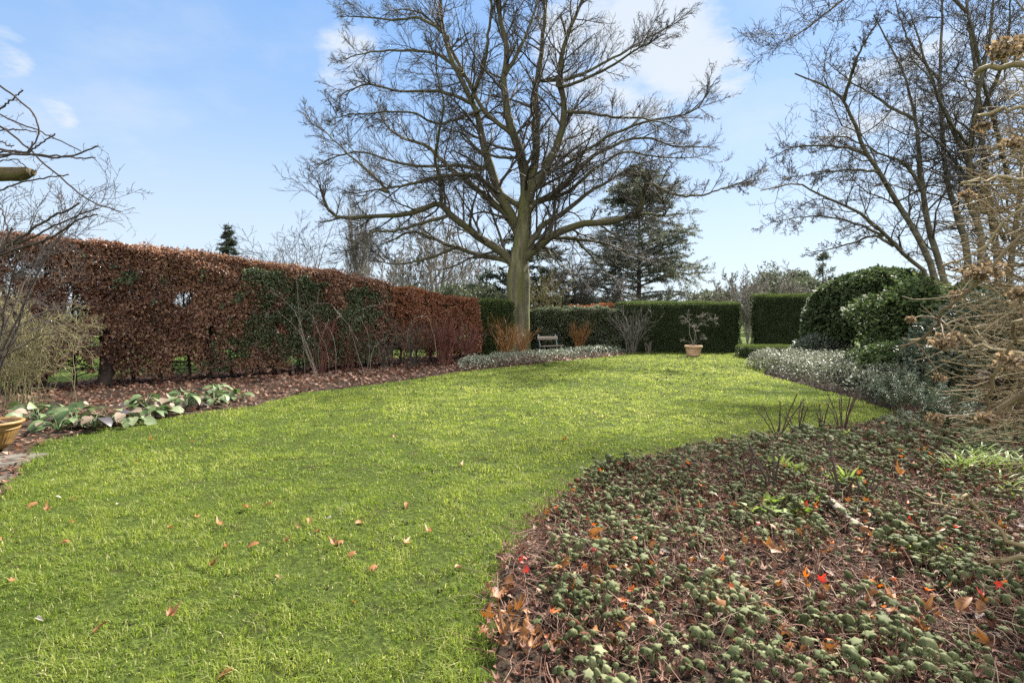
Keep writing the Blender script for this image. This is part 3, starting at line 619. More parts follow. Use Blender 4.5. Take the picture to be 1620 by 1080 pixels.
# ------------------------------------------------------------------ the great beech
def beech():
    Y0 = 25.0; base = np.array((.31, Y0, 0))
    rt = root('beech_tree', base, 'huge bare beech tree with a mossy trunk and wide spreading limbs', 'tree')
    Z = lambda zx, zy, dy=0.: Wp(480 + zx / 2.25, zy / 2.25, Y0 + dy)      # a point of the tree, dy = how far its limb leans back or forward
    # trunk with flared foot
    tp = smooth_path([(.33, Y0, -.15), (.33, Y0, .25), (.32, Y0, 1.0), (.30, Y0, 2.2), (.27, Y0, 3.3), (.30, Y0, 4.4), (.46, Y0 + .05, 5.6), (.60, Y0 + .05, 7.0), (.70, Y0, 8.3), (.62, Y0, 9.4)], 40)
    tr = np.interp(np.linspace(0, 1, 40), [0, .035, .1, .24, .34, .42, .48, .55, .7, .85, 1], [.86, .68, .55, .51, .50, .55, .57, .46, .37, .28, .14])
    sides = 22; th = np.arange(sides) * 2 * np.pi / sides; V = []
    for i, (c, r) in enumerate(zip(tp, tr)):
        fl = 1 + .07 * np.sin(3 * th + .5 + i * .03) + .05 * np.sin(5 * th + 2 - i * .04) + .04 * (fbm(th * 2.2, np.full(sides, i * .35), 101) - .5) * 2
        if i < 4: fl = fl + (4 - i) * .06 * np.maximum(0, np.sin(5 * th + 1))
        V.append(np.stack((c[0] + r * fl * np.cos(th), c[1] + r * fl * np.sin(th), np.full(sides, c[2])), -1))
    V = np.vstack(V); kk = np.arange(sides); F = np.concatenate([np.stack((j * sides + kk, j * sides + (kk + 1) % sides, (j + 1) * sides + (kk + 1) % sides, (j + 1) * sides + kk), -1) for j in range(39)])
    Geo().add(V, F).build('trunk', M['bark_beech'], rt, smooth=True)
    T = lambda z: np.array((np.interp(z, tp[:, 2], tp[:, 0]), np.interp(z, tp[:, 2], tp[:, 1]), z))
    limbs = [  # radius at start, radius at end, lean (m at the tip), points
        (.30, .05, -2.5, [(735, 925), (690, 885), (600, 825), (520, 760), (480, 725), (380, 760), (260, 772), (115, 770), (70, 700), (55, 655)]),
        (.13, .03, -3.5, [(490, 730), (488, 650), (468, 560), (482, 480), (500, 380), (478, 270), (470, 150)]),
        (.20, .035, 2.5, [(735, 935), (640, 910), (540, 880), (440, 840), (385, 825), (330, 850), (260, 880)]),
        (.12, .03, -1.5, [(545, 880), (470, 910), (380, 935), (300, 938), (268, 900)]),
        (.13, .03, -3.0, [(520, 765), (440, 790), (330, 820), (250, 825), (200, 860), (150, 900)]),
        (.26, .04, 2.5, [(765, 830), (700, 740), (640, 690), (560, 630), (490, 570), (440, 520), (350, 490), (290, 440), (258, 360)]),
        (.34, .06, 1.0, [(760, 810), (700, 690), (655, 560), (630, 450), (600, 360), (545, 250), (500, 120), (480, -40), (440, -200)]),
        (.17, .05, -1.5, [(600, 350), (640, 240), (655, 150), (670, 0), (650, -150)]),
        (.14, .03, -2.5, [(600, 370), (480, 325), (350, 325), (230, 300), (120, 345)]),
        (.36, .06, -1.0, [(790, 700), (780, 570), (735, 440), (715, 300), (725, 180), (695, 40), (690, -120), (640, -300)]),
        (.18, .035, 3.0, [(735, 470), (640, 390), (560, 240), (490, 110), (400, 40), (300, 40)]),
        (.30, .06, 2.5, [(810, 690), (830, 470), (825, 330), (850, 180), (860, 60), (870, -100), (900, -280)]),
        (.30, .05, -2.0, [(840, 640), (900, 520), (930, 400), (912, 250), (940, 130), (990, 10), (1060, -140)]),
        (.14, .03, -3.0, [(935, 400), (1010, 400), (1100, 415), (1230, 425), (1350, 465)]),
        (.22, .03, 3.0, [(830, 720), (900, 685), (1000, 580), (1080, 530), (1200, 490), (1320, 520), (1450, 525)]),
        (.15, .03, -3.5, [(860, 620), (960, 570), (1060, 500), (1200, 440), (1380, 400), (1440, 330)]),
        (.30, .07, -3.0, [(780, 930), (830, 885), (900, 830), (1000, 797), (1100, 785), (1180, 768), (1205, 735), (1212, 680), (1222, 640), (1185, 590)]),
        (.10, .05, -3.0, [(1190, 758), (1240, 762), (1288, 760), (1278, 700)]),
        (.18, .03, 1.5, [(800, 900), (870, 850), (980, 852), (1080, 870), (1180, 912), (1245, 935)]),
        (.10, .02, 3.0, [(970, 850), (1030, 920), (1100, 990), (1130, 1040)]),
        (.24, .03, 1.0, [(800, 880), (850, 805), (930, 755), (1010, 690), (1080, 650), (1160, 600), (1280, 560)]),
        (.17, .03, 3.0, [(830, 720), (930, 690), (1040, 600), (1150, 540), (1260, 560), (1400, 560)]),
        (.19, .03, -2.5, [(700, 690), (600, 625), (480, 632), (380, 655), (280, 672), (180, 690)]),
        (.14, .03, 3.0, [(640, 600), (540, 590), (420, 592), (300, 570), (210, 540), (110, 560), (40, 600)]),
        (.16, .03, 2.0, [(840, 290), (950, 280), (1080, 220), (1200, 150), (1370, 60)]),
        (.13, .03, -3.5, [(912, 310), (1050, 260), (1180, 180), (1290, 120)]),
        (.16, .04, 2.0, [(722, 260), (780, 150), (830, 20), (850, -140)]),
        (.14, .03, 4.0, [(560, 250), (460, 190), (330, 180), (220, 190), (130, 220)]),
        (.13, .03, 3.0, [(510, 130), (430, 70), (320, 70), (200, 60), (130, 60)]),
        (.12, .03, -4.0, [(640, 390), (560, 420), (470, 440), (380, 400), (200, 405), (110, 420)]),
        (.12, .03, -2.5, [(780, 570), (700, 560), (620, 530), (560, 470), (500, 460)]),
        (.11, .02, 3.5, [(300, 680), (220, 600), (150, 540), (80, 470), (20, 440)]),
        (.09, .02, -4.5, [(850, 880), (900, 930), (950, 970), (1000, 1000)]),
        (.10, .02, -2.0, [(1310, 690), (1400, 695), (1500, 670), (1580, 640)]),
    ]
    n = 26; done = []
    for li, (r0, r1, lean, pts) in enumerate(limbs):
        m = len(pts); start = [p for p in pts]
        q0 = Z(*pts[0]); ax = T(min(q0[2], 9.3)); on_trunk = abs(q0[0] - ax[0]) < 1.5 and q0[2] < 9.6
        dy0 = 0.
        if not on_trunk and done:                                            # springs from the nearest limb built so far
            A = np.concatenate(done); A_ = A[np.argmin(np.hypot(A[:, 0] - q0[0], A[:, 2] - q0[2]))]; dy0 = A_[1] - Y0
        W_ = [Z(x, y, dy0 + (lean - .4 * dy0) * (i / (m - 1)) ** 1.2) for i, (x, y) in enumerate(pts)]
        if on_trunk: W_ = [T(max(1.5, min(q0[2], 9.3) - .75))] + W_
        elif done: W_ = [A_] + W_
        P = smooth_path(W_, n, .02); done.append(P)
        R = r0 * np.linspace(1, 0, n) ** .85 * (1 - r1 / r0) + r1
        R = np.maximum(R * np.linspace(.82, .62, n), .016)
        g = Geo(); tubes(g, P, R, 9, cap=True); lim = g.build('limb', M['bark_limb'], rt, smooth=True)
        tw = Geo(); Lm = np.linalg.norm(np.diff(P, axis=0), axis=1).sum()
        k1 = int(np.clip(Lm * 1.9, 6, 25))
        a, ra = grow(P, R, k1, 50, .3, 9, .12, .32, .12, 1.0, .38, .013, flat=.35, absL=np.clip(Lm * .34, 1.4, 4.2), fall=.62, taper=.3)
        tubes(tw, a, ra, 5)
        e, re_ = grow(P[-12:], R[-12:], 6, 32, .4, 8, .11, .2, .3, 1.0, .6, .010, flat=.3, absL=2.1, fall=.6); tubes(tw, e, re_, 4)
        a = np.concatenate((a, resample(e, 9))); ra = np.concatenate((ra, np.repeat(re_[:, :1], 9, 1) * np.linspace(1, .4, 9)))
        b, rb = grow(a, ra, 8, 42, .5, 7, .12, .2, .15, 1.0, .6, .007, flat=.3, fall=.4); tubes(tw, b, rb, 3)
        c, rc = grow(b, rb, 7, 36, .62, 5, .12, .15, .12, 1.0, .75, .0058, flat=.3, fall=.4); tubes(tw, c, rc, 3)
        tw.build('twigs', M['twig'], lim)
def resample(P, n):
    m = P.shape[1]; q = np.linspace(0, m - 1.001, n); i = q.astype(int); f = (q - i)[None, :, None]; return P[:, i] * (1 - f) + P[:, i + 1] * f
beech()

# ------------------------------------------------------------------ bare trees and shrubs
def bare_tree(name, base, stems, label, cat='tree', levels=((8, 45, .45, 7, .5), (7, 45, .45, 5, .6), (5, 40, .5, 4, .7)), r0=.1, bark='twig_grey', twigm=None, rmin=.006, up=.25, wig=.14, flat=0., group=None, sides=6, t0=.25, n=14):
    """a tree from given stem paths; > trunk (every stem), twigs"""
    rt = root(name, base, label, cat, group); g = Geo(); Ps, Rs = [], []
    for st in stems:
        own = isinstance(st[0], (int, float)); r, pts = (st[0], st[1]) if own else (r0, st)
        P = smooth_path(pts, n, .012); Ps.append(P); Rs.append(.82 * r * np.linspace(1, .18, n))
    P, R = np.array(Ps), np.array(Rs); tubes(g, P, R, sides, cap=True); g.build('trunk', M[bark], rt, smooth=True)
    tw = Geo()
    for li, (k, ang, ln, nn, rr) in enumerate(levels):
        P, R = grow(P, R, k, ang, ln, nn, wig, up, t0 if li == 0 else .15, 1.0, rr, rmin, flat=flat, fall=.45); tubes(tw, P, R, 4 if li == 0 else 3)
    tw.build('twigs', M[twigm or bark], rt); return rt
def vase(base, H, spread, k, lean=(0, 0), bend=.4):
    out = []
    for i in range(k):
        a = 2 * np.pi * (i + U(-.3, .3)) / k; s = spread * U(.35, 1.0); h = H * U(.75, 1.05)
        d = np.array((math.cos(a) * s + lean[0], math.sin(a) * s + lean[1], 0)); b = np.array(base)
        out.append([b + (0, 0, -.05), b + d * .18 + (U(-.05, .05) * spread, U(-.05, .05) * spread, h * .33), b + d * (.5 + .1 * bend) + (0, 0, h * .68), b + d + (0, 0, h)])
    return out
def apple_tree():
    Y0 = 14.0; Z = lambda zx, zy, dy=0.: Wp(1180 + zx / 2.571, zy / 2.571, Y0 + dy)
    b = np.array((11.7, 14.2, 0)); f = lambda dx, dy: b + (dx, dy, -.05)
    stems = [(.115, [f(-.05, 0), Z(780, 1180), Z(690, 950), Z(620, 830), Z(540, 700, -.3), Z(480, 600, -.5), Z(430, 480, -.8), Z(390, 400, -1.0), Z(300, 340, -1.3), Z(200, 300, -1.6)]),
             (.12, [f(.1, .1), Z(810, 1180, .2), Z(740, 920, .3), Z(715, 740, .4), Z(700, 560, .5), Z(690, 480, .6), Z(640, 300, .8), Z(520, 60, 1.0)]),
             (.085, [f(-.15, -.1), Z(740, 1150), Z(650, 1040, -.3), Z(560, 950, -.6), Z(480, 880, -.9), Z(390, 830, -1.2), Z(290, 790, -1.5), Z(200, 745, -1.8), Z(60, 775, -2)]),
             (.125, [f(.2, .15), Z(900, 1100, .5), Z(860, 870, .8), Z(820, 740, 1.0), Z(800, 560, 1.3), Z(790, 300, 1.6), Z(800, 60, 2), Z(790, -160, 2)]),
             (.12, [f(.3, 0), Z(960, 1050), Z(905, 800), Z(920, 550, -.4), Z(960, 300, -.8), Z(1000, 100, -1), Z(1010, -150, -1)]),
             (.06, [Z(500, 630, -.45), Z(400, 600, -.2), Z(300, 590, .3), Z(190, 600, .6), Z(110, 640, .8)]),
             (.07, [Z(715, 780, .4), Z(690, 720, .2), Z(640, 660, 0), Z(560, 630, -.2), Z(400, 560, -.4), Z(260, 560, -.5)]),
             (.065, [Z(695, 490, .6), Z(600, 440, .8), Z(520, 390, 1), Z(430, 330, 1.3), Z(330, 250, 1.5)]),
             (.06, [Z(600, 1000, -.4), Z(520, 960, 0), Z(400, 1000, .5), Z(240, 1030, 1)]),
             (.05, [Z(540, 700, -.3), Z(420, 690, -.5), Z(300, 700, -.6), Z(150, 730, -.6)]),
             (.06, [Z(790, 330, 1.5), Z(700, 220, 1.2), Z(640, 120, 1), Z(600, -40, .8)]),
             (.055, [Z(400, 410, -1), Z(430, 300, -1.5), Z(480, 180, -1.9), Z(560, 60, -2.2)]),
             (.055, [Z(910, 600, 0), Z(820, 480, -.8), Z(760, 340, -1.4), Z(660, 220, -1.8)]),
             (.05, [Z(560, 960, -.6), Z(420, 900, .2), Z(250, 880, .8), Z(90, 910, 1.2)])]
    bare_tree('apple_tree', b, stems, 'spreading bare tree with crooked spurred twigs rising behind the rounded evergreen shrub', levels=((20, 55, .24, 7, .42), (10, 52, .5, 5, .6), (8, 52, .45, 4, .7)), bark='twig_olive', twigm='twig', rmin=.0036, wig=.24, up=.25, t0=.2, n=20)
    b2 = np.array((15.3, 16.2, 0)); Z2 = lambda px, py, dy=0.: Wp(px, py, 16.0 + dy)
    stems = [(.16, [b2 - (0, 0, .05), Z2(1580, 440), Z2(1560, 280), Z2(1545, 120), Z2(1520, -60)]), (.13, [b2 + (.2, 0, -.05), Z2(1600, 420), Z2(1620, 250), Z2(1640, 60), Z2(1640, -100)]),
             (.10, [Z2(1565, 330), Z2(1520, 230, -1), Z2(1480, 140, -2), Z2(1440, 20, -2.5)]), (.09, [Z2(1590, 380), Z2(1540, 300, -1), Z2(1500, 240, -2), Z2(1450, 200, -2.6)]),
             (.07, [Z2(1530, 20), Z2(1440, -60, -1), Z2(1350, -12, -2), Z2(1290, 35, -2.6), Z2(1242, 66, -3)]), (.08, [Z2(1550, 180), Z2(1590, 90, -1.5), Z2(1600, -20, -2)]), (.08, [Z2(1600, 300), Z2(1570, 180, -2), Z2(1540, 60, -3), Z2(1520, -40, -3)])]
    bare_tree('bare_tree', b2, stems, 'tall dark bare tree behind the dried hydrangea, its twigs densely tangled', levels=((26, 50, .25, 7, .42), (11, 48, .45, 5, .6), (8, 48, .5, 4, .7)), bark='twig_olive', twigm='twig', rmin=.0038, wig=.2, t0=.15, n=18)
apple_tree()

def background():
    def bt(px, py_top, Y, k, spread, label, name='bare_tree', **kw):
        b = np.array(((px - HX) / FPX * Y, Y, 0)); H = EYE + (HY - py_top) / FPX * Y
        a = dict(levels=((9, 42, .42, 6, .5), (7, 42, .45, 5, .6), (5, 40, .5, 4, .75)), rmin=.0004 * Y + .003, r0=.02 * H ** .8, t0=.25); a.update(kw)
        return bare_tree(name, b, vase(b, H, spread, k, a.pop('lean', (0, 0))), label, **a)
    bt(478, 338, 24, 5, 1.9, 'thin bare sapling poking above the tall copper hedge', rmin=.006, r0=.045, bark='twig_dark', levels=((10, 50, .45, 5, .5), (6, 48, .5, 4, .6), (4, 45, .5, 3, .7)))
    bt(425, 404, 26, 4, 1.6, 'low bare bush just showing over the copper hedge', rmin=.006, r0=.03, bark='twig_dark')
    bt(566, 352, 70, 9, 1.5, 'narrow upright bare poplar of close grey stems', levels=((12, 18, .5, 6, .5), (7, 22, .5, 5, .6), (3, 25, .5, 3, .7)), rmin=.02, r0=.13, wig=.08, up=.6, t0=.08)
    bt(612, 412, 52, 6, 3.2, 'low rounded bare tree beside the poplar', rmin=.022, r0=.12)
    bt(650, 405, 58, 8, 5.0, 'broad brownish bare tree beyond the multi stemmed one', rmin=.024, r0=.14, bark='twig')
    bt(693, 330, 40, 6, 3.0, 'pale multi stemmed bare tree beyond the rusty hedge', r0=.17, bark='twig_grey', rmin=.016)
    bt(742, 392, 47, 6, 3.2, 'crooked bare tree beside the dark cedar', r0=.14, rmin=.02)
    bt(905, 430, 36, 9, 2.6, 'bushy brown bare shrub beyond the big beech trunk', name='bare_shrub', cat='shrub', r0=.05, bark='twig', rmin=.014)
    bt(862, 446, 33, 8, 1.8, 'low tangled bare shrub close behind the mixed hedge', name='bare_shrub', cat='shrub', r0=.045, bark='olive_twig', rmin=.012)
    bt(950, 448, 40, 8, 2.4, 'reddish bare thicket beside the spreading larch', name='bare_shrub', cat='shrub', r0=.05, bark='twig', rmin=.015)
    bt(1183, 446, 33, 10, 1.7, 'pale grey bare shrub filling the gap between the yew blocks', name='bare_shrub', cat='shrub', r0=.04, rmin=.012, bark='twig_grey')
    bt(1236, 442, 40, 9, 3.6, 'pale bare thicket topping the taller yew block', name='bare_shrub', cat='shrub', r0=.05, rmin=.014, bark='twig_grey')
    bt(1150, 450, 48, 8, 3.0, 'thin bare trees beyond the end of the yew hedge', name='bare_shrub', cat='shrub', r0=.06, rmin=.018, bark='twig_grey')

    def conifer(px, ptop, Y, rad, label, m, name='conifer', nb=90, z0=.8, droop=0., leaf=.28, per=60, power=.8, rise=.15, sparse=1.0, lean=0., pw=.5):
        b = np.array(((px - HX) / FPX * Y, Y, 0)); H = EYE + (HY - ptop) / FPX * Y; rt = root(name, b, label, 'conifer')
        g = Geo(); P = smooth_path([b, b + (lean * .3, 0, H * .4), b + (lean, 0, H)], 16, .01); tubes(g, P, np.linspace(.028 * H ** .85, .03, 16), 8); g.build('trunk', M['twig_dark'], rt, smooth=True)
        u = np.sort(U(0, 1, nb)); z = z0 + (H - z0) * u; L = rad * (1 - u) ** power * U(.6, 1.1, nb) + .12; a = np.arange(nb) * 2.4 + rng.normal(0, .3, nb)
        n = 7; d = np.stack((np.cos(a), np.sin(a), np.full(nb, rise) + rng.normal(0, .10, nb)), -1); p = np.stack((b[0] + lean * u, np.full(nb, b[1]), z), -1); pts = [p]
        for j in range(1, n): d = nrm(d + rv(nb, .06) + (0, 0, -droop / n)); p = p + d * (L / (n - 1))[:, None]; pts.append(p)
        P = np.stack(pts, 1); R = np.maximum((.012 * L ** .9 + .012)[:, None] * np.linspace(1, .25, n), .012); br = Geo(); tubes(br, P, R, 4)
        s, sr = grow(P, R, 12, 55, .36, 4, .12, -.05, .2, 1, .5, .008, flat=.8, fall=.4); tubes(br, s, sr, 3); br.build('branches', M['twig'], rt)
        A = np.concatenate((P.reshape(-1, n, 3), resample(s, n))); N = len(A); k = max(2, int(per * sparse))
        wl = np.linalg.norm(A[:, -1] - A[:, 0], axis=1) + .15; idx = rng.choice(N, N * k, p=wl / wl.sum()); t = U(.12, 1, N * k) * (n - 1.01); i = t.astype(int); f = (t - i)[:, None]
        q = A[idx, i] * (1 - f) + A[idx, i + 1] * f + rv(N * k, .10) * (1, 1, .45); dr = nrm(A[idx, i + 1] - A[idx, i]); nn = len(q)
        keep = fbm(q[:, 0] * 1.1 + q[:, 1], q[:, 2] * 1.6, 7, 2) > .30; q, dr = q[keep], dr[keep]; nn = len(q)
        dd = dr + rv(nn, .55) * (1, 1, .6); fo = Geo()
        stamp(fo, FOLD * (pw, 1, .6), FOLD_F, q, *leaf_axes(dd, np.array((0, 0, 1.)) + rv(nn, .4)), U(.5, 1.3, nn) * leaf, np.clip(rng.normal(.45, .25, nn), 0, 1)); fo.build('crown', M[m], rt)
        return rt
    conifer(361, 352, 60, 6.6, 'lone pointed spruce standing above the copper hedge', 'conifer', 'spruce_tree', nb=130, leaf=.27, per=40, rise=.1, droop=.3, power=1.25)
    conifer(1011, 262, 45, 8.0, 'tall airy grey green larch with tiered branches behind the yew hedge', 'cedar', 'larch_tree', nb=150, z0=1.6, leaf=.19, per=72, rise=.26, droop=.3, power=.55, pw=.6)
    conifer(828, 372, 38, 4.6, 'dark tiered cedar half hidden by the big beech trunk', 'conifer', 'cedar_tree', nb=44, z0=1.5, leaf=.30, per=50, rise=.02, droop=.1, power=.4)
    conifer(1302, 400, 52, 2.6, 'sparse small pointed tree above the rounded shrub', 'far_green', 'pine_tree', nb=38, leaf=.30, per=10, rise=.5, power=.7)
    for px, pt, Y, r, lb in ((1230, 424, 62, 4.0, 'bushy dark pine, broadest of the distant evergreens'), (1262, 432, 66, 3.2, 'rounded evergreen beside the broadest distant pine'), (1206, 446, 72, 2.6, 'small pointed evergreen on the distant skyline, nearest the yew gap'),
                             (1134, 456, 74, 2.4, 'short evergreen above the end of the yew hedge'), (1284, 440, 58, 2.6, 'dark evergreen behind the top of the taller yew block'), (1108, 462, 80, 3.0, 'low dull evergreen beside the foot of the larch')):
        puff_tree(px, pt, Y, r, lb)
    for px, pt, Y, r, lb in ((640, 452, 36, 2.2, 'olive green evergreen bush over the rusty hedge'), (722, 448, 33, 2.0, 'pale green bush beside the cedar'), (768, 452, 34, 1.7, 'dull green shrub behind the loose yew block'), (925, 466, 38, 2.4, 'olive bush behind the mixed hedge')):
        puff_tree(px, pt, Y, r, lb, name='evergreen_bush', cat='shrub', low=True)
def puff_tree(px, pt, Y, r, label, name='pine_tree', cat='tree', low=False):
    b = np.array(((px - HX) / FPX * Y, Y, 0)); H = EYE + (HY - pt) / FPX * Y; rt = root(name, b, label, cat)
    g = Geo(); P = np.array(vase(b, H * .92, r * .7, 5 if low else 3)); P = np.stack([smooth_path(p, 8) for p in P]); tubes(g, P, np.repeat((.02 * H * np.linspace(1, .3, 8))[None], len(P), 0), 6); g.build('trunk', M['twig_dark'], rt, smooth=True)
    K = 46; c = rv(K); c = nrm(c) * U(.25, 1, K)[:, None] ** .5; c[:, 2] = np.abs(c[:, 2]) if low else c[:, 2]
    hz = H * (.5 if low else .36); C = b + c * (r, r, hz) + (0, 0, H - hz * 1.02); n = K * 170; i = rng.integers(0, K, n); rad = U(.28, .5, K) * r * .75
    p = C[i] + nrm(rv(n)) * (rad[i] * U(.3, 1, n) ** .4)[:, None] * (1, 1, .75); p[:, 2] = np.maximum(p[:, 2], .1); f = Geo()
    stamp(f, FOLD * (.6, 1, 1), FOLD_F, p, *leaf_axes(rv(n) + (0, 0, .5), rv(n)), U(.5, 1.3, n) * .0052 * Y * 1.2, np.clip(rng.normal(.45, .25, n), 0, 1)); f.build('crown', M['far_green'], rt)
background()
def woodland():
    """far-off wood that closes the view: one mass"""
    g = Geo(); n = 150; x = np.concatenate((U(-150, 15, 100), U(30, 190, 50))); b = np.stack((x, U(110, 150, n), np.zeros(n)), -1)
    P = []
    for q in b:
        for s in vase(q, U(5, 9.5), 3.2, 4): P.append(smooth_path(s, 7))
    P = np.array(P); R = np.repeat(np.linspace(.16, .05, 7)[None], len(P), 0); tubes(g, P, R, 3)
    a, ra = grow(P, R, 8, 40, .4, 5, .15, .2, .2, 1, .6, .05); tubes(g, a, ra, 3); a, ra = grow(a, ra, 4, 40, .5, 4, .15, .2, .2, 1, .8, .045); tubes(g, a, ra, 3)
    tag(g.build('distant_woodland', M['twig']), kind='stuff')
    # field shrubs and rough growth on the far side of the hedges
    f = Geo(); n = 26000; x, y = U(-75, 110, n), U(62, 104, n); z = U(0, 1, n) ** .7 * (1.2 + 2.6 * fbm(x * .22, y * .22, 3))
    stamp(f, FOLD, FOLD_F, np.stack((x, y, z), -1), *leaf_axes(rv(n) + (0, 0, .6), rv(n)), U(.3, .8, n), np.clip(rng.normal(.45, .25, n), 0, 1)); tag(f.build('distant_undergrowth', M['far_green']), kind='stuff')
woodland()

# ------------------------------------------------------------------ shrubs round the lawn
def dome_shrub(name, c, rx, ry, H, n, leaf, m, label, seed, cat='shrub', skirt=.15, T=FOLD, TF=FOLD_F, rough=.16, layers=.10, z0=.1):
    c = np.array(c, float); rt = root(name, c, label, cat)
    v = nrm(rv(n)); v[:, 2] = np.where(v[:, 2] < -.35, -v[:, 2], v[:, 2]); ph = np.arctan2(v[:, 1], v[:, 0])
    b = 1 + rough * (fbm(ph * 2.4 + 9, v[:, 2] * 2.6 + 5, seed, 3) - .5) * 2 - np.abs(rng.exponential(layers, n)); b = np.maximum(b, .35)
    cz = H * .42; p = c + v * np.stack((rx * b, ry * b, np.where(v[:, 2] > 0, H - cz, cz) * b), -1) + (0, 0, cz); k = p[:, 2] > z0; p, v = p[k], v[k]
    k = fbm(ph[k] * 7, v[:, 2] * 8 + p[:, 2], seed + 1, 2) > .28; p, v = p[k], v[k]; n = len(p)
    g = Geo(); dirs = v * .8 + rv(n, .55) + (0, 0, .12)
    stamp(g, T, TF, p, *leaf_axes(dirs, v * .5 + np.array((0, 0, .9)) + rv(n, .4)), U(.6, 1.25, n) * leaf, np.clip(rng.normal(.42, .24, n) + .4 * (fbm(ph[:n] * 3, v[:, 2] * 4, seed + 2) - .5), 0, 1)); g.build('foliage', M[m], rt)
    w = Geo(); P = np.stack([smooth_path(q, 8) for q in vase(c, H * .85, min(rx, ry) * .75, 9)]); R = np.repeat((.045 * np.linspace(1, .3, 8))[None], len(P), 0); tubes(w, P, R, 6)
    a, ra = grow(P, R, 14, 55, .45, 5, .15, .1, .15, 1, .5, .008); tubes(w, a, ra, 3); a, ra = grow(a, ra, 5, 45, .5, 4, .15, .1, .2, 1, .6, .005); tubes(w, a, ra, 3); w.build('branches', M['hedge_wood'], rt)
    return rt
dome_shrub('rhododendron', (13.45, 18.6, 0), 2.6, 2.3, 3.4, 46000, .14, 'rhodo', 'large rounded rhododendron beside the taller yew block', 201, rough=.09, T=OV * (.95, 1, .7), TF=OVF)
dome_shrub('camellia', (10.9, 13.3, 0), 1.7, 1.4, 2.55, 20000, .11, 'camellia', 'loose evergreen shrub with lighter leaves in front of the rounded rhododendron', 203, rough=.5, layers=.22, T=OV * (1.2, 1, .8), TF=OVF)
dome_shrub('evergreen_shrub', (9.4, 9.6, 0), 1.7, 1.5, 2.1, 15000, .10, 'laurel', 'shadowy dark evergreen shrub behind the dried hydrangea', 205, rough=.3, layers=.2)
dome_shrub('evergreen_shrub', (11.2, 18.4, 0), 1.1, .8, 1.05, 5000, .12, 'euonymus', 'grey green loose shrub between the box edging and the rhododendron', 207, rough=.3, layers=.2, T=NARROW * (1.4, 1, 1))
dome_shrub('evergreen_shrub', (9.0, 11.7, 0), 1.2, .9, 1.0, 7000, .10, 'camellia', 'low dull green shrub at the foot of the camellia', 209, rough=.3, layers=.2)

def spurges():
    spots = ((1400, 640, .55), (1428, 652, .6), (1452, 640, .75), (1478, 672, .7), (1440, 622, .8), (1468, 618, .9), (1500, 640, .9), (1418, 618, .55), (1512, 690, .6), (1384, 622, .45))
    for i, (px, py, h) in enumerate(spots):
        c = Gp(px, py); rt = root('spurge_plant', c, 'grey green bottlebrush spurge with whorled narrow leaves at the border edge', 'plant', 'spurges along the border edge')
        K = 13; P = []
        for k in range(K):
            a = U(0, 6.28); s = U(.08, .42); hh = h * U(.6, 1.1); d = np.array((math.cos(a) * s, math.sin(a) * s, 0)); P.append(smooth_path([c, c + d * .5 + (0, 0, hh * .45), c + d + (0, 0, hh)], 9))
        P = np.array(P); g = Geo(); tubes(g, P, np.repeat(np.linspace(.006, .003, 9)[None], K, 0), 4, r=.2); g.build('stems', M['olive_twig'], rt)
        per = 95; idx = np.repeat(np.arange(K), per); t = U(.35, 1, K * per) * 7.99; q = t.astype(int); f = (t - q)[:, None]; p = P[idx, q] * (1 - f) + P[idx, q + 1] * f; ax = nrm(P[idx, q + 1] - P[idx, q]); n = len(p)
        o = nrm(np.cross(ax, rv(n))); d = o + ax * .35; l = Geo(); stamp(l, NARROW * (.9, 1, 1), FOLD_F, p, *leaf_axes(d, ax + rv(n, .2)), U(.05, .085, n), np.clip(rng.normal(.5, .25, n), 0, 1)); l.build('leaves', M['euphorbia'], rt)
spurges()

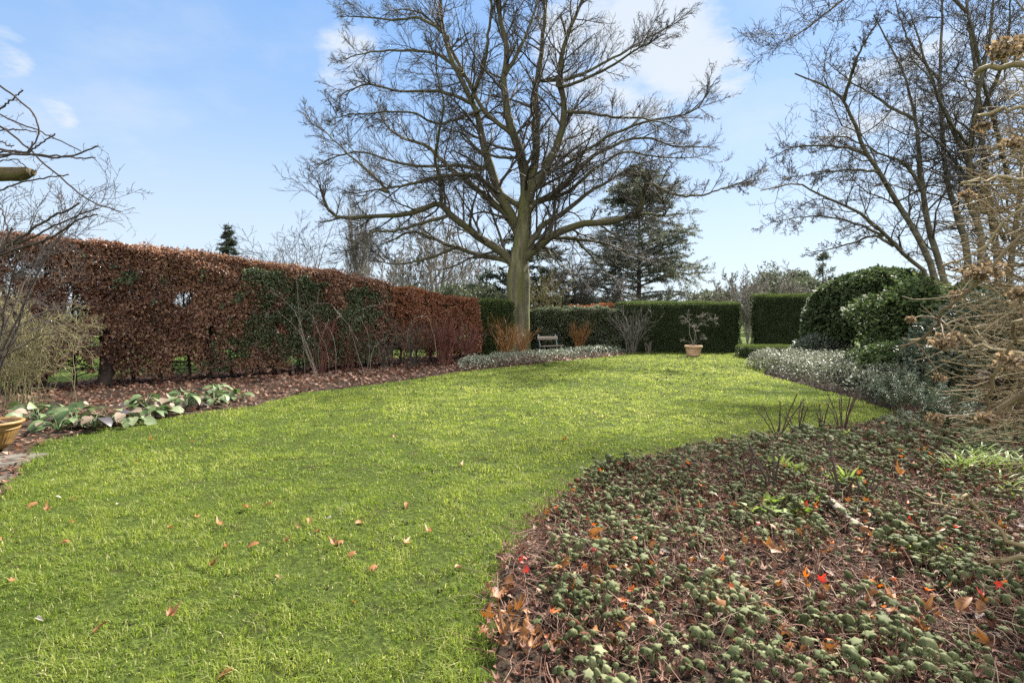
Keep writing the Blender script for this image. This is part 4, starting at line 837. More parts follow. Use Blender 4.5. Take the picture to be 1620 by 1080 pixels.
def stick_shrub(name, c, H, spread, k, m, label, cat='shrub', r=.007, levels=((5, 28, .45, 5, .6),), rm=.003, lean=(0, 0), wig=.05, extra=None):
    c = np.array(c, float); rt = root(name, c, label, cat); g = Geo(); P = []
    for q in vase(c, H, spread, k, lean):
        j = rv(1, .12)[0] * (1, 1, 0) * min(1, spread * 2); P.append(smooth_path([p + j for p in q], 9, .008))
    P = np.array(P); R = r * U(.6, 1.3, (k, 1)) * np.linspace(1, .4, 9)[None]; tubes(g, P, R, 4)
    for (kk, ang, ln, nn, rr) in levels: P, R = grow(P, R, kk, ang, ln, nn, wig + .06, .2, .25, 1, rr, rm); tubes(g, P, R, 3)
    g.build('stems', M[m], rt)
    return rt
def border_shrubs():
    # dogwood with arching pale canes
    Z = lambda zx, zy, Y: Wp(330 + zx / 3.767, 380 + zy / 3.767, Y)
    stick_shrub('dogwood', Gp(503, 592), 1.75, .75, 34, 'red_stem', 'red stemmed dogwood with bare upright stems before the ivy covered hedge', r=.008)
    stick_shrub('dogwood', Gp(556, 588), 1.5, .8, 22, 'red_stem', 'thin dull red dogwood beside the arching pale canes', r=.007)
    b = Gp(500, 598); rt = root('bramble', b, 'pale arching bramble canes looping in front of the ivy', 'shrub'); Y = float(b[1]); g = Geo()
    canes = ([(650, 830), (600, 690), (550, 560), (450, 455), (390, 420), (330, 445)], [(660, 830), (600, 650), (552, 520), (532, 400), (526, 225)], [(655, 830), (590, 640), (520, 430), (430, 345), (340, 290), (250, 293), (150, 360), (80, 450)],
             [(640, 820), (560, 600), (545, 480), (620, 388), (720, 374), (785, 440), (850, 530), (910, 640)], [(935, 810), (880, 640), (840, 500), (880, 425), (960, 392), (1050, 380)], [(200, 760), (240, 690), (285, 610), (275, 560)], [(665, 800), (655, 640), (690, 540), (720, 470)],
             [(575, 800), (562, 600), (548, 480), (560, 380)], [(935, 800), (955, 700), (950, 560), (900, 450)], [(720, 790), (700, 640), (640, 520), (600, 430), (470, 380)], [(510, 800), (500, 700), (505, 620)], [(960, 780), (985, 640), (1075, 560), (1100, 500)],
             [(1360, 700), (1340, 560), (1290, 450), (1200, 500), (1180, 640)], [(620, 820), (630, 560), (618, 420)], [(760, 800), (740, 560), (640, 470), (560, 470), (480, 540)])
    P = np.array([smooth_path([Z(x, y, Y + dy + .3 * math.sin(i * 1.7 + j)) for j, (x, y) in enumerate(c)], 18, .01) for i, (c, dy) in enumerate(zip(canes, np.linspace(-.4, .9, len(canes))))])
    R = U(.004, .0085, (len(P), 1)) * np.linspace(1, .4, 18)[None]; tubes(g, P, R, 5); a, ra = grow(P, R, 7, 50, .13, 5, .2, .05, .3, 1, .5, .003); tubes(g, a, ra, 3); g.build('canes', M['pale_cane'], rt)
    for px, py, h, k, m, nm, lb in ((606, 590, 1.2, 14, 'twig', 'bare_shrub', 'pale twiggy bare shrub beside the gap under the copper hedge'), (648, 586, 1.5, 22, 'twig', 'bare_shrub', 'brown twiggy shrub leaning on the rusty hedge'),
                                    (700, 580, 1.45, 60, 'red_stem', 'dogwood', 'dense deep red dogwood in front of the rusty hedge'), (738, 576, 1.3, 40, 'red_stem', 'dogwood', 'deep red dogwood beside the loose yew block')):
        stick_shrub(nm, Gp(px, py) + (0, .5, 0), h, .7, k, m, lb, r=.009, rm=.005)
    for px, Y, h, k, lb in ((800, 20.6, 1.5, 34, 'orange stemmed dogwood at the foot of the loose yew block'), (826, 21.8, 1.2, 30, 'orange stemmed dogwood between the beech trunk and the bench'), (918, 25.3, 1.4, 34, 'orange stemmed dogwood just past the bench')):
        stick_shrub('dogwood', ((px - HX) / FPX * Y, Y, 0), h, .75, k, 'orange_stem', lb, r=.007, levels=((5, 26, .5, 5, .6),), rm=.004)
    stick_shrub('bare_shrub', ((1000 - HX) / FPX * 25.0, 25.0, 0), 2.15, 1.35, 20, 'twig_grey', 'pale bare vase shaped shrub at the end of the yew hedge', r=.010, levels=((6, 35, .45, 5, .6), (4, 35, .5, 4, .7)), rm=.0035)
    stick_shrub('bare_shrub', ((1024 - HX) / FPX * 25.0, 24.7, 0), .55, .25, 7, 'pale_cane', 'tiny pale twiggy plant beside the dark yew hedge', r=.012)
    # straw-coloured fountain shrub and the bare shrub behind it
    c = Gp(22, 648); rt = root('fountain_shrub', c, 'wispy olive fountain of arching stems near the ochre pot', 'shrub'); g = Geo(); P = []
    for q in vase(c, 2.25, .95, 70): q[3] = q[3] - (0, 0, U(.1, 1.2)); j = rv(1, .3)[0] * (1, 1, 0); P.append(smooth_path([p + j for p in q], 10, .02))
    P = np.array(P); R = U(.004, .009, (70, 1)) * np.linspace(1, .4, 10)[None]; tubes(g, P, R, 4); a, ra = grow(P, R, 10, 38, .3, 6, .16, -.35, .2, 1, .6, .0028); tubes(g, a, ra, 3); b, rb = grow(a, ra, 5, 40, .5, 4, .2, -.3, .2, 1, .7, .0024); tubes(g, b, rb, 3); g.build('stems', M['olive_twig'], rt)
    n = 900; i = rng.integers(0, len(b), n); f = Geo(); stamp(f, FOLD, FOLD_F, b[i, 2] + rv(n, .02), *leaf_axes(rv(n), rv(n)), U(.015, .04, n), U(.2, .9, n)); f.build('leaves', M['olive_twig'], rt)
    b = np.array((-8.3, 8.0, 0)); bare_tree('bare_shrub', b, vase(b, 4.0, 1.9, 7, (.5, .2)), 'tall bare twiggy shrub rising in front of the copper hedge beside the timber beam', 'shrub', levels=((10, 45, .4, 6, .5), (7, 45, .5, 5, .6), (4, 45, .5, 4, .7)), r0=.03, bark='twig_dark', rmin=.003, wig=.2, up=.2)
border_shrubs()

def climber():
    Y0 = 4.6
    g = Geo(); x0, x1, yb, zb = -6.4, -4.36, 4.65, 2.845
    n = 26; xs = np.linspace(x0, x1, n); prof = np.array([(-.05, -.048), (.05, -.05), (.052, .046), (-.048, .052)]); V = []
    for i, x in enumerate(xs):
        e = max(0, 1 - (x1 - x) / .10); lowcut = .055 * e ** .8; q = prof * (1 + .06 * rng.normal(size=(4, 2))); q[:2, 1] += lowcut
        V.append(np.stack((np.full(4, x + rng.normal(0, .004)), yb + q[:, 0], zb + q[:, 1]), -1))
    V = np.vstack(V); k = np.arange(4); F = np.concatenate([np.stack((j * 4 + k, j * 4 + (k + 1) % 4, (j + 1) * 4 + (k + 1) % 4, (j + 1) * 4 + k), -1) for j in range(n - 1)]); g.add(V, F); g.add(V[-4:], [(0, 1, 2, 3)]); g.add(V[:4], [(3, 2, 1, 0)])
    rt = root('pergola', (-6.2, 4.65, 0), 'mossy timber pergola beam with a cut end, wrapped in bare climber stems', 'pergola'); g.build('beam', M['mossy_wood'], rt)
    p = Geo(); xs = np.array((-.06, .06)); z = np.linspace(-.05, 2.79, 12); V = []
    for zz in z: V.append(np.array([(-6.2 + a * .07, 4.65 + b * .07, zz) for a, b in ((-1, -1), (1, -1), (1, 1), (-1, 1))]) + rv(4, .002))
    V = np.vstack(V); p.add(V, np.concatenate([np.stack((j * 4 + k, j * 4 + (k + 1) % 4, (j + 1) * 4 + (k + 1) % 4, (j + 1) * 4 + k), -1) for j in range(11)])); p.build('post', M['mossy_wood'], rt)
    Z = lambda zx, zy, dy=0.: Wp(zx / 3.177, 120 + zy / 3.177, Y0 + dy)
    st = [(.010, [(-150, -60), (0, 50), (70, 100), (130, 150), (180, 210), (195, 270), (175, 330), (140, 378)]), (.010, [(-140, 260), (0, 165), (60, 120), (117, 72)]), (.009, [(-150, 130), (0, 195), (100, 240), (200, 280), (300, 325), (405, 377)]),
          (.011, [(-140, 170), (0, 255), (80, 310), (150, 372), (210, 430), (290, 497), (370, 570), (450, 625), (530, 660), (608, 683)]), (.013, [(-160, 350), (0, 370), (100, 385), (200, 400), (290, 410), (380, 395), (440, 375), (495, 352)]), (.011, [(-160, 420), (0, 400), (150, 395), (300, 405), (400, 412), (478, 412)]),
          (.010, [(-60, 420), (130, 380), (200, 345), (277, 290)]), (.010, [(-150, 640), (0, 577), (80, 545), (180, 520), (280, 505), (345, 495)]), (.015, [(-160, 960), (110, 812), (190, 750), (270, 705), (340, 675), (402, 638)]), (.012, [(-120, 900), (160, 815), (240, 770), (330, 730), (420, 690), (497, 666)]),
          (.012, [(-100, 930), (210, 830), (290, 795), (350, 750), (410, 715), (492, 698)]), (.014, [(-120, 1000), (0, 890), (30, 830), (62, 763)]), (.008, [(-100, 620), (0, 660), (25, 720), (60, 860)]), (.006, [(200, 720), (280, 760), (350, 795), (440, 845)]), (.009, [(-150, 300), (0, 275), (90, 270), (185, 280)]),
          (.008, [(-120, 330), (0, 330), (40, 350), (70, 352)]), (.010, [(-120, 420), (0, 380), (90, 395), (150, 385), (165, 330)]), (.007, [(-100, 460), (60, 420), (130, 460), (150, 500)])]
    cl = root('climbing_plant', (-6.6, 4.6, 0), 'bare woody climber with cut dark stems looping out from the pergola beam', 'climber'); tw = []
    for i, (r, pts) in enumerate(st):
        P = smooth_path([Z(x, y, (i % 5 - 2) * .12) for x, y in pts], 22, .004); P[0] = P[0]; R = np.linspace(r, r * .62, 22) * .85; g = Geo(); tubes(g, P, R, 7, cap=True); tw.append((P, R)); g.build('stem', M['wisteria'], cl, smooth=True)
    P = np.array([t[0] for t in tw]); R = np.array([t[1] for t in tw]); g = Geo(); a, ra = grow(P, R, 7, 60, .10, 6, .3, -.1, .25, 1, .32, .0016); tubes(g, a, ra, 3); b, rb = grow(a, ra, 3, 50, .4, 4, .3, 0, .3, 1, .6, .0012); tubes(g, b, rb, 3); g.build('twigs', M['wisteria'], cl)
    # the climber's rootstock beside the post
    g = Geo(); base = [smooth_path([(-6.5, 4.6, -.05), (-6.45 + U(-.1, .1), 4.62, .9), (-6.3 + U(-.1, .1), 4.6, 1.9), P[i][0]], 14, .01) for i in range(0, len(P), 2)]; tubes(g, np.array(base), np.repeat(np.linspace(.035, .012, 14)[None], len(base), 0), 6); g.build('stem', M['wisteria'], cl, smooth=True)
climber()

# ------------------------------------------------------------------ pots, bench, potted tree
def lathe(g, prof, sides=40, c=(0, 0, 0), r=0.5, wob=0.):
    prof = np.array(prof, float); th = np.arange(sides) * 2 * np.pi / sides; n = len(prof)
    V = np.stack((prof[:, 0:1] * np.cos(th), prof[:, 0:1] * np.sin(th), np.repeat(prof[:, 1:2], sides, 1)), -1).reshape(-1, 3) + np.asarray(c); k = np.arange(sides)
    F = np.concatenate([np.stack((j * sides + k, j * sides + (k + 1) % sides, (j + 1) * sides + (k + 1) % sides, (j + 1) * sides + k), -1) for j in range(n - 1)]); g.add(V, F, r); return V
def soil_disc(name, c, rad, z, m, rt):
    g = Geo(); k = 24; th = np.arange(k) * 2 * np.pi / k; V = [(c[0], c[1], z + .02)]
    for q in (.35, .7, 1): V += [(c[0] + rad * q * math.cos(t), c[1] + rad * q * math.sin(t), z + rng.normal(0, .006)) for t in th]
    V = np.array(V); i = np.arange(k); g.add(V, np.stack((np.zeros(k, int), 1 + i, 1 + (i + 1) % k), -1)); 
    for j in range(2): g.add(V, np.stack((1 + j * k + i, 1 + (j + 1) * k + i, 1 + (j + 1) * k + (i + 1) % k, 1 + j * k + (i + 1) % k), -1))
    return g.build(name, m, rt, smooth=True)
def ochre_pot():
    c = np.array((-6.08, 5.93, .035)); rt = root('plant_pot', c, 'ochre glazed ribbed pot standing on the paving at the lawn corner', 'pot')
    pr = [(0, .0), (.17, 0), (.175, .012), (.20, .05), (.235, .11), (.262, .18), (.278, .245), (.283, .268)]; g = Geo()
    # ribbed bowl
    prof = np.array([(np.interp(t, [0, .06, .2, .5, .8, 1], [.17, .185, .215, .252, .279, .285]), np.interp(t, [0, 1], [0, .275])) for t in np.linspace(0, 1, 20)]); sd = 132; th = np.arange(sd) * 2 * np.pi / sd; V = []
    for j, (r, z) in enumerate(prof):
        e = .0035 * (z > .07) * (z < .215) * np.where(np.arange(sd) % 3 == 0, -1, .4); V.append(np.stack(((r + e) * np.cos(th), (r + e) * np.sin(th), np.full(sd, z + .0)), -1))
    V = np.vstack(V) + c; k = np.arange(sd); g.add(V, np.concatenate([np.stack((j * sd + k, j * sd + (k + 1) % sd, (j + 1) * sd + (k + 1) % sd, (j + 1) * sd + k), -1) for j in range(19)])); lathe(g, [(0, .002), (.17, 0)], 40, c)
    g.build('bowl', M['ochre'], rt, smooth=True)
    g = Geo(); lathe(g, [(.283, .222), (.289, .226), (.289, .232), (.283, .236)], 64, c); g.build('band', M['ochre'], rt, smooth=True)
    g = Geo(); lathe(g, [(.284, .272), (.30, .274), (.318, .284), (.325, .298), (.322, .312), (.308, .318), (.290, .314), (.275, .300), (.27, .27), (.268, .24)], 64, c); g.build('rim', M['ochre'], rt, smooth=True)
    soil_disc('soil', c, .268, c[2] + .27, M['soil'], rt)
    g = Geo(); P = np.array([smooth_path([c + (U(-.2, .2), U(-.2, .2), .27), c + (U(-.22, .22), U(-.22, .22), .38), c + (U(-.3, .3), U(-.3, .3), U(.4, .6))], 7, .006) for _ in range(16)]); tubes(g, P, np.full((16, 7), .003), 3)
    o = g.build('dead_plant', M['straw'], origin=c + (0, 0, .27)); tag(o, 'withered straw stems left standing in the ochre pot', 'plant')
ochre_pot()
def terracotta_pot():
    c = np.array((8.06, 22.75, .005)); rt = root('plant_pot', c, 'big terracotta pot on the lawn in front of the dark yew hedge', 'pot'); g = Geo()
    lathe(g, [(0, 0), (.27, 0), (.28, .01), (.30, .12), (.325, .27), (.34, .36)], 48, c); g.build('body', M['terracotta'], rt, smooth=True)
    g = Geo(); lathe(g, [(.335, .36), (.375, .365), (.382, .40), (.382, .455), (.37, .475), (.345, .475), (.325, .46), (.315, .40)], 48, c); g.build('rim', M['terracotta'], rt, smooth=True)
    g = Geo(); lathe(g, [(.284, .05), (.297, .055), (.299, .085), (.292, .09)], 48, c); g.build('band', M['terracotta'], rt, smooth=True)
    soil_disc('soil', c, .325, c[2] + .43, M['soil'], rt)
    Z = lambda px, py, dy=0.: Wp(px, py, 22.75 + dy); b = c + (0, 0, .43)
    stems = [(.026, [b, Z(1095, 540), Z(1091, 525), Z(1091, 513, .1), Z(1086, 505, .3), Z(1078, 500, .5)]), (.02, [b + (.03, 0, 0), Z(1099, 532), Z(1102, 522, -.1), Z(1110, 513, -.3), Z(1120, 507, -.5), Z(1131, 505, -.6)]), (.013, [Z(1092, 516, .1), Z(1098, 505), Z(1105, 500, -.4), Z(1112, 498, -.6)]),
             (.012, [Z(1097, 545), Z(1101, 535), Z(1099, 522, .3), Z(1096, 513, .6)]), (.009, [b, Z(1090, 541), Z(1084, 539, .2), Z(1078, 538, .3)]), (.009, [b, Z(1103, 541, -.2), Z(1109, 537, -.3), Z(1114, 532, -.3)])]
    t = bare_tree('maple_tree', b, stems, 'small bare flat topped maple growing in the terracotta pot', levels=((9, 60, .36, 6, .5), (6, 50, .55, 5, .6), (4, 45, .5, 4, .7)), bark='twig_grey', rmin=.003, wig=.14, up=-.05, flat=.75, t0=.6, n=12)
terracotta_pot()
def bench():
    rt = root('garden_bench', (1.72, 23.9, 0), 'small garden bench with weathered slats and blue grey scrolled iron ends', 'bench'); rt.rotation_euler = (0, 0, math.radians(28)); rt['local'] = 1
    W_ = 1.12; N = lambda g, nm, m, sm=False: g.build(nm, M[m], rt, smooth=sm)
    def board(cx, cy, cz, sx, sy, sz, tilt=0.):
        bm_ = Geo(); n = 8; xs = np.linspace(-sx / 2, sx / 2, n); c, s = math.cos(tilt), math.sin(tilt); pr = np.array([(-sy / 2, -sz / 2 + .004), (-sy / 2 + .004, -sz / 2), (sy / 2 - .004, -sz / 2), (sy / 2, -sz / 2 + .004), (sy / 2, sz / 2 - .004), (sy / 2 - .004, sz / 2), (-sy / 2 + .004, sz / 2), (-sy / 2, sz / 2 - .004)])
        V = np.concatenate([np.stack((np.full(8, cx + x), cy + pr[:, 0] * c - pr[:, 1] * s, cz + pr[:, 0] * s + pr[:, 1] * c), -1) for x in xs]); k = np.arange(8)
        bm_.add(V, np.concatenate([np.stack((j * 8 + k, j * 8 + (k + 1) % 8, (j + 1) * 8 + (k + 1) % 8, (j + 1) * 8 + k), -1) for j in range(n - 1)]))
        for e in (0, n - 1): bm_.add(np.vstack((V[e * 8:e * 8 + 8], V[e * 8:e * 8 + 8].mean(0))), np.stack((k, (k + 1) % 8, np.full(8, 8)), -1))
        return bm_
    g = Geo()
    for j in range(4): b = board(0, -.38 + j * .105, .425 - .012 * j, W_, .085, .028); g.add(np.concatenate(b.v), np.concatenate(b.f4)); g.add(np.concatenate(b.v), np.concatenate(b.f3))
    N(g, 'seat', 'wood_seat'); N(board(0, .10, .77, W_ - .02, .03, .155, -.22), 'backrest', 'wood_seat')
    for s in (-1, 1):
        x = s * (W_ / 2 - .09); f = Geo()
        def rod(pts, r=.016, n=20): tubes(f, smooth_path([(x, a, z) for a, z in pts], n), np.full(n, r), 8, cap=True)
        rod([(-.36, .0), (-.37, .10), (-.31, .24), (-.38, .36), (-.40, .41)]); rod([(.20, 0), (.17, .12), (.06, .26), (.0, .38), (.05, .52), (.10, .68), (.14, .82)]); rod([(-.40, .405), (-.2, .40), (0, .385)])
        rod([(-.36, .12), (-.2, .20), (.0, .20), (.16, .12)], .012); t = np.linspace(-.6, 5.4, 26); tubes(f, np.stack((np.full(26, x), .175 - .055 * np.cos(t) * (1 - t * .05) + .01, .875 + .055 * np.sin(t) * (1 - t * .05)), -1), np.full(26, .016), 8, cap=True)
        tubes(f, np.array([(x - .003, -.02 + .03 * math.cos(a), .43 + .0) for a in np.linspace(0, 1, 3)]), np.full(3, .012), 6); N(f, 'end_frame', 'iron', True)
bench()

# ------------------------------------------------------------------ plants of the borders, one by one
def broad_leaves():
    LT, LF = oval(.40, -.45, .10, .22)
    spots = ((62, 676), (92, 684), (118, 676), (150, 680), (172, 672), (200, 672), (222, 664), (246, 660), (262, 652), (296, 650), (318, 640), (338, 644), (366, 638), (106, 662), (286, 640), (232, 648), (56, 662), (346, 630))
    for i, (px, py) in enumerate(spots):
        c = Gp(px, py); c[2] = float(lz(c[:1], c[1:2])[0]); kind = ('hosta_dead', 'withered grey brown broad leaved plant collapsed at the lawn edge') if i in (3, 8) else ('hosta', 'broad leaved green perennial flopping along the lawn edge by the copper hedge')
        rt = root('broad_leaved_plant', c, kind[1], 'plant', None if i in (3, 8) else 'broad leaved plants along the lawn edge')
        if i == 8: rt['label'] = 'pale withered plant between the green broad leaved ones'
        n = 17; a = U(0, 6.28, n); rr = U(.04, .27, n); p = c + np.stack((np.cos(a) * rr, np.sin(a) * rr, U(.04, .22, n)), -1); d = np.stack((np.cos(a), np.sin(a), U(-.35, .25, n)), -1) + rv(n, .2)
        m_ = rng.choice(3, n, p=(.74, .16, .10)); X, Y, Z = leaf_axes(d, np.array((0, 0, 1.)) + rv(n, .35)); sc = U(.09, .20, n)
        for j, (mm, lb) in enumerate(((kind[0], None), ('hosta_dead', 'withered brown leaves'), ('hosta_dark', 'blackened leaves'))):
            k = m_ == j
            if not k.any(): continue
            g = Geo(); stamp(g, LT, LF, p[k], X[k], Y[k], Z[k], sc[k], U(.1, .95, k.sum())); o = g.build('leaves', M[mm], rt, smooth=True)
            if lb: o['label'] = lb
        g = Geo(); q = (p + c) / 2 + (0, 0, .05); tubes(g, np.stack((np.repeat(c[None], n, 0), q, p), 1), np.full((n, 3), .006), 4, r=.4); g.build('stalks', M['hosta'], rt)
broad_leaves()

def lime_plants():
    LT, LF = oval(.30, -.35, .12)
    for px, py, s, kind in ((1205, 838, .13, 0), (1222, 826, .11, 0), (1262, 838, .12, 0), (1285, 826, .10, 0), (1238, 766, .12, 1), (1256, 770, .10, 1), (1338, 786, .11, 1), (1362, 792, .08, 1), (1450, 905, .09, 0), (1494, 902, .09, 0), (1340, 712, .08, 1)):
        c = Gp(px, py); c[2] = float(rz(c[:1], c[1:2])[0]) + .02
        o_l = ('bright lime leaf rosette pushing up through the cranesbill', 'fresh lime rosettes in the bed') if kind == 0 else ('feathery lime green tuft among the dead stalks', 'feathery lime tufts in the bed')
        g = Geo(); n = 22 if kind == 0 else 46; a = U(0, 6.28, n); el = U(.35, 1.3, n); d = np.stack((np.cos(a) * np.cos(el), np.sin(a) * np.cos(el), np.sin(el)), -1); p = c + rv(n, .025) * (1, 1, .3) + (0, 0, .03)
        stamp(g, LT * ((1, 1, 1) if kind == 0 else (.45, 1, 1)), LF, p, *leaf_axes(d, np.array((0, 0, 1.)) - d * .3 + rv(n, .3)), U(.6, 1.25, n) * s * (.9 if kind == 0 else 1.2), U(.1, .95, n))
        tag(g.build('lime_seedling', M['lime'], origin=c, smooth=True), o_l[0], 'plant', o_l[1])
    for i, (px, py, s) in enumerate(((1505, 762, .9), (1530, 758, 1.1), (1558, 764, 1.1), (1585, 758, 1.0), (1545, 742, 1.0), (1600, 800, .9), (1575, 742, .9), (1522, 738, .8), (1612, 770, 1.1))):
        c = Gp(px, py); c[2] = float(rz(c[:1], c[1:2])[0]); g = Geo(); n = 26; a = U(0, 6.28, n); L = U(.18, .34, n) * s; d = np.stack((np.cos(a) * .5, np.sin(a) * .5, np.ones(n)), -1); p = c + rv(n, .05) * (1, 1, 0); pts = [p]
        for j in range(5): d = nrm(d + np.stack((np.cos(a), np.sin(a), -np.full(n, .9)), -1) * .16 * j * .5); p = p + d * (L / 5)[:, None]; pts.append(p)
        P = np.stack(pts, 1); sd = np.stack((-np.sin(a), np.cos(a), np.zeros(n)), -1)[:, None]; w = np.array((.006, .0085, .009, .0075, .005, .0008))[None, :, None]; V = np.concatenate((P - sd * w, P + sd * w), 1).reshape(-1, 3); k = np.arange(5)
        F = np.stack((k, k + 6, k + 7, k + 1), -1); g.add(V, (F[None] + (np.arange(n) * 12)[:, None, None]).reshape(-1, 4), np.repeat(U(.1, .95, n), 5)); tag(g.build('daylily_clump', M['lime'], origin=c), 'clump of fresh lime strap leaves sprouting under the dried hydrangea', 'plant', 'daylily clumps under the hydrangea')
lime_plants()

def rose_stubs():
    for i, (px, py, h, k, lb) in enumerate(((1232, 692, .58, 6, 'pruned dark rose stems leaning at the lawn side of the bed'), (1262, 688, .46, 6, 'cluster of short pruned rose stems beside the tallest leaning ones'), (1300, 684, .40, 5, 'low pruned rose stump midway along the bed top'), (1334, 684, .56, 8, 'upright bundle of pruned rose stems beside the pale leaved cover'),
                                            (1224, 800, .42, 5, 'bare dark sticks beside the feathery lime tuft'), (1332, 800, .44, 5, 'bare dark sticks standing in the middle of the bed'), (1365, 806, .30, 4, 'slanting dark sticks beside the small lime tuft'), (1180, 770, .26, 4, 'small dark pruned stems in the tangle of dead stalks'))):
        c = Gp(px, py + 8); c[2] = float(rz(c[:1], c[1:2])[0]); g = Geo()
        for _ in range(k):
            a = U(0, 6.28); s = U(.05, .22) * h * 2.2; hh = h * U(.55, 1.1); tubes(g, smooth_path([c + rv(1, .025)[0] * (1, 1, 0) - (0, 0, .03), c + (math.cos(a) * s * .45, math.sin(a) * s * .45, hh * .5), c + (math.cos(a) * s, math.sin(a) * s, hh)], 7, .004), np.linspace(.0085, .0062, 7), 6, cap=True)
        tag(g.build('rose_stump', M['rose'], origin=c), lb, 'plant')
    # split pieces of pale bark
    for i, (pts, w, lb) in enumerate(((((1300, 818), (1322, 835), (1345, 850)), .042, 'pale flat piece of bark lying among the cranesbill'), (((1338, 850), (1352, 862), (1366, 872)), .03, 'smaller pale bark scrap beside the larger one'))):
        P = smooth_path([Gp(*p) for p in pts], 12); x, y = P[:, 0], P[:, 1]; P[:, 2] = rz(x, y) + .10; g = Geo(); t = nrm(np.gradient(P, axis=0)); sd = nrm(np.cross(t, (0, -.4, 1.))); ww = w * (np.sin(np.linspace(.25, 2.9, 12)) + .12 * rng.normal(size=12))[:, None]; up = np.array((0, -.25, .97))
        V = np.concatenate((P - sd * ww, P - sd * ww * .3 + up * .014, P + sd * ww * .4 + up * .012, P + sd * ww * (1 + .1 * rng.normal(size=(12, 1))), P + sd * ww * .3 - up * .012)); k = np.arange(11)
        F = np.concatenate([np.stack((a * 12 + k, b * 12 + k, b * 12 + k + 1, a * 12 + k + 1), -1) for a, b in ((0, 1), (1, 2), (2, 3), (3, 4), (4, 0))]); g.add(V, F); tag(g.build('bark_piece', M['stone_pale'], smooth=True, origin=P[5]), lb, 'bark')
M['stone_pale'] = noisemat('pale_bark', ((.10, .08, .06), (.19, .155, .12), (.27, .23, .18)), 40, .8, .4)
rose_stubs()

def single_leaves():
    protos = {}
    def proto(kind, shape, mk):
        T, F = (ML[shape] if shape < 3 else (OV * (.9, 1, 1.2), OVF)); g = Geo(); g.add(T, F, U(0, 1, len(F)) * .3 + .35); me = g.build(kind, M[mk], smooth=True); return me
    def place(p, name, shape, mk, s, label, group, tilt=.3, zoff=.02):
        key = (mk, shape)
        if key not in protos: o = proto(name, shape, mk); protos[key] = o
        else: o = protos[key].copy(); o.name = name; COL.objects.link(o)
        o.location = (p[0], p[1], p[2] + zoff); o.rotation_euler = (rng.normal(0, tilt), rng.normal(0, tilt), U(0, 6.28)); o.scale = (s * U(.75, 1.1), s, s * U(.6, 1.7)); tag(o, label, 'leaf', group)
    lawn = ((75, 815), (113, 832), (308, 823), (387, 805), (265, 840), (330, 902), (435, 917), (535, 868), (560, 885), (562, 833), (450, 862), (488, 825), (470, 836), (545, 860), (645, 800), (683, 848), (555, 957), (25, 925), (5, 855), (370, 1068), (262, 985), (120, 790), (217, 735), (100, 862), (60, 800), (640, 866), (720, 905), (360, 872), (505, 842), (430, 800), (730, 740), (955, 660), (890, 700), (620, 690), (300, 700), (240, 700), (410, 865), (350, 838), (598, 905), (150, 1010))
    for i, (px, py) in enumerate(lawn):
        p = Gp(px, py); place(p, 'fallen_leaf', (1, 3, 0, 2, 3)[i % 5], 'brown_leaf', U(.05, .095) * (1 if p[1] < 4.5 else 1.0), 'brown curled leaf lying on the lawn grass', 'brown leaves fallen on the lawn', .35, .028)
    for px, py in ((185, 803), (58, 985), (88, 762), (524, 822), (88, 790), (490, 852)):
        place(Gp(px, py), 'fallen_leaf', 3, 'pale_leaf', U(.03, .048), 'bleached whitish leaf lying on the lawn grass', 'bleached leaves fallen on the lawn', .6, .03)
    for px, py in ((772, 945), (790, 952), (780, 968), (800, 985), (815, 1000), (790, 1012), (776, 1020), (800, 1030), (830, 1005), (822, 1022), (805, 960), (785, 1040), (838, 1040), (770, 1000), (812, 940), (845, 1018)):
        p = Gp(px, py); p[2] = .05; place(p, 'fallen_leaf', int(U(0, 2.99)), 'brown_leaf', U(.065, .105), 'large brown maple leaf in the drift on bare soil at the bed corner', 'brown maple leaves drifted at the bed corner', .4, U(.0, .05))
    def bedpt():
        while 1:
            px, py = U(780, 1600), U(705, 1078); p = Gp(px, py)
            if inside(p[:1], p[1:2], RBED)[0] and edge_dist(p[:1], p[1:2], RBED)[0] > .1: p[2] = float(rz(p[:1], p[1:2])[0]); return p
    for px, py in ((870, 1022), (980, 1022), (905, 988), (1158, 1000), (945, 985), (1005, 860), (1315, 925), (1240, 955), (1460, 1000), (1410, 990), (1290, 845), (1436, 842), (1276, 730), (1310, 706), (1372, 710), (1395, 700), (1430, 758), (1475, 760), (1150, 760), (950, 772), (1090, 770), (1000, 1000), (1110, 850), (1010, 912), (880, 850), (905, 800)):
        p = Gp(px, py); p[2] = float(rz(p[:1], p[1:2])[0]); place(p, 'maple_leaf', int(U(0, 2.99)), 'orange_leaf', U(.035, .06), 'bright orange maple leaf resting among the cranesbill', 'orange leaves in the cranesbill bed', .45, U(.12, .19))
    for _ in range(16): p = bedpt(); place(p, 'maple_leaf', int(U(0, 2.99)), 'red_leaf', U(.03, .06), 'small crimson leaf among the drooping cranesbill leaves', 'crimson leaves in the cranesbill bed', .6, U(.11, .19))
    for _ in range(26): p = bedpt(); place(p, 'maple_leaf', int(U(0, 2.99)), 'orange_leaf', U(.03, .055), 'bright orange maple leaf resting among the cranesbill', 'orange leaves in the cranesbill bed', .6, U(.10, .18))
    for i in range(150): p = bedpt(); place(p, 'fallen_leaf', int(U(0, 3.99)), 'brown_leaf', U(.05, .10), 'large brown dead leaf lying in the cranesbill bed', 'brown leaves in the cranesbill bed', .55, U(.04, .15))
single_leaves()
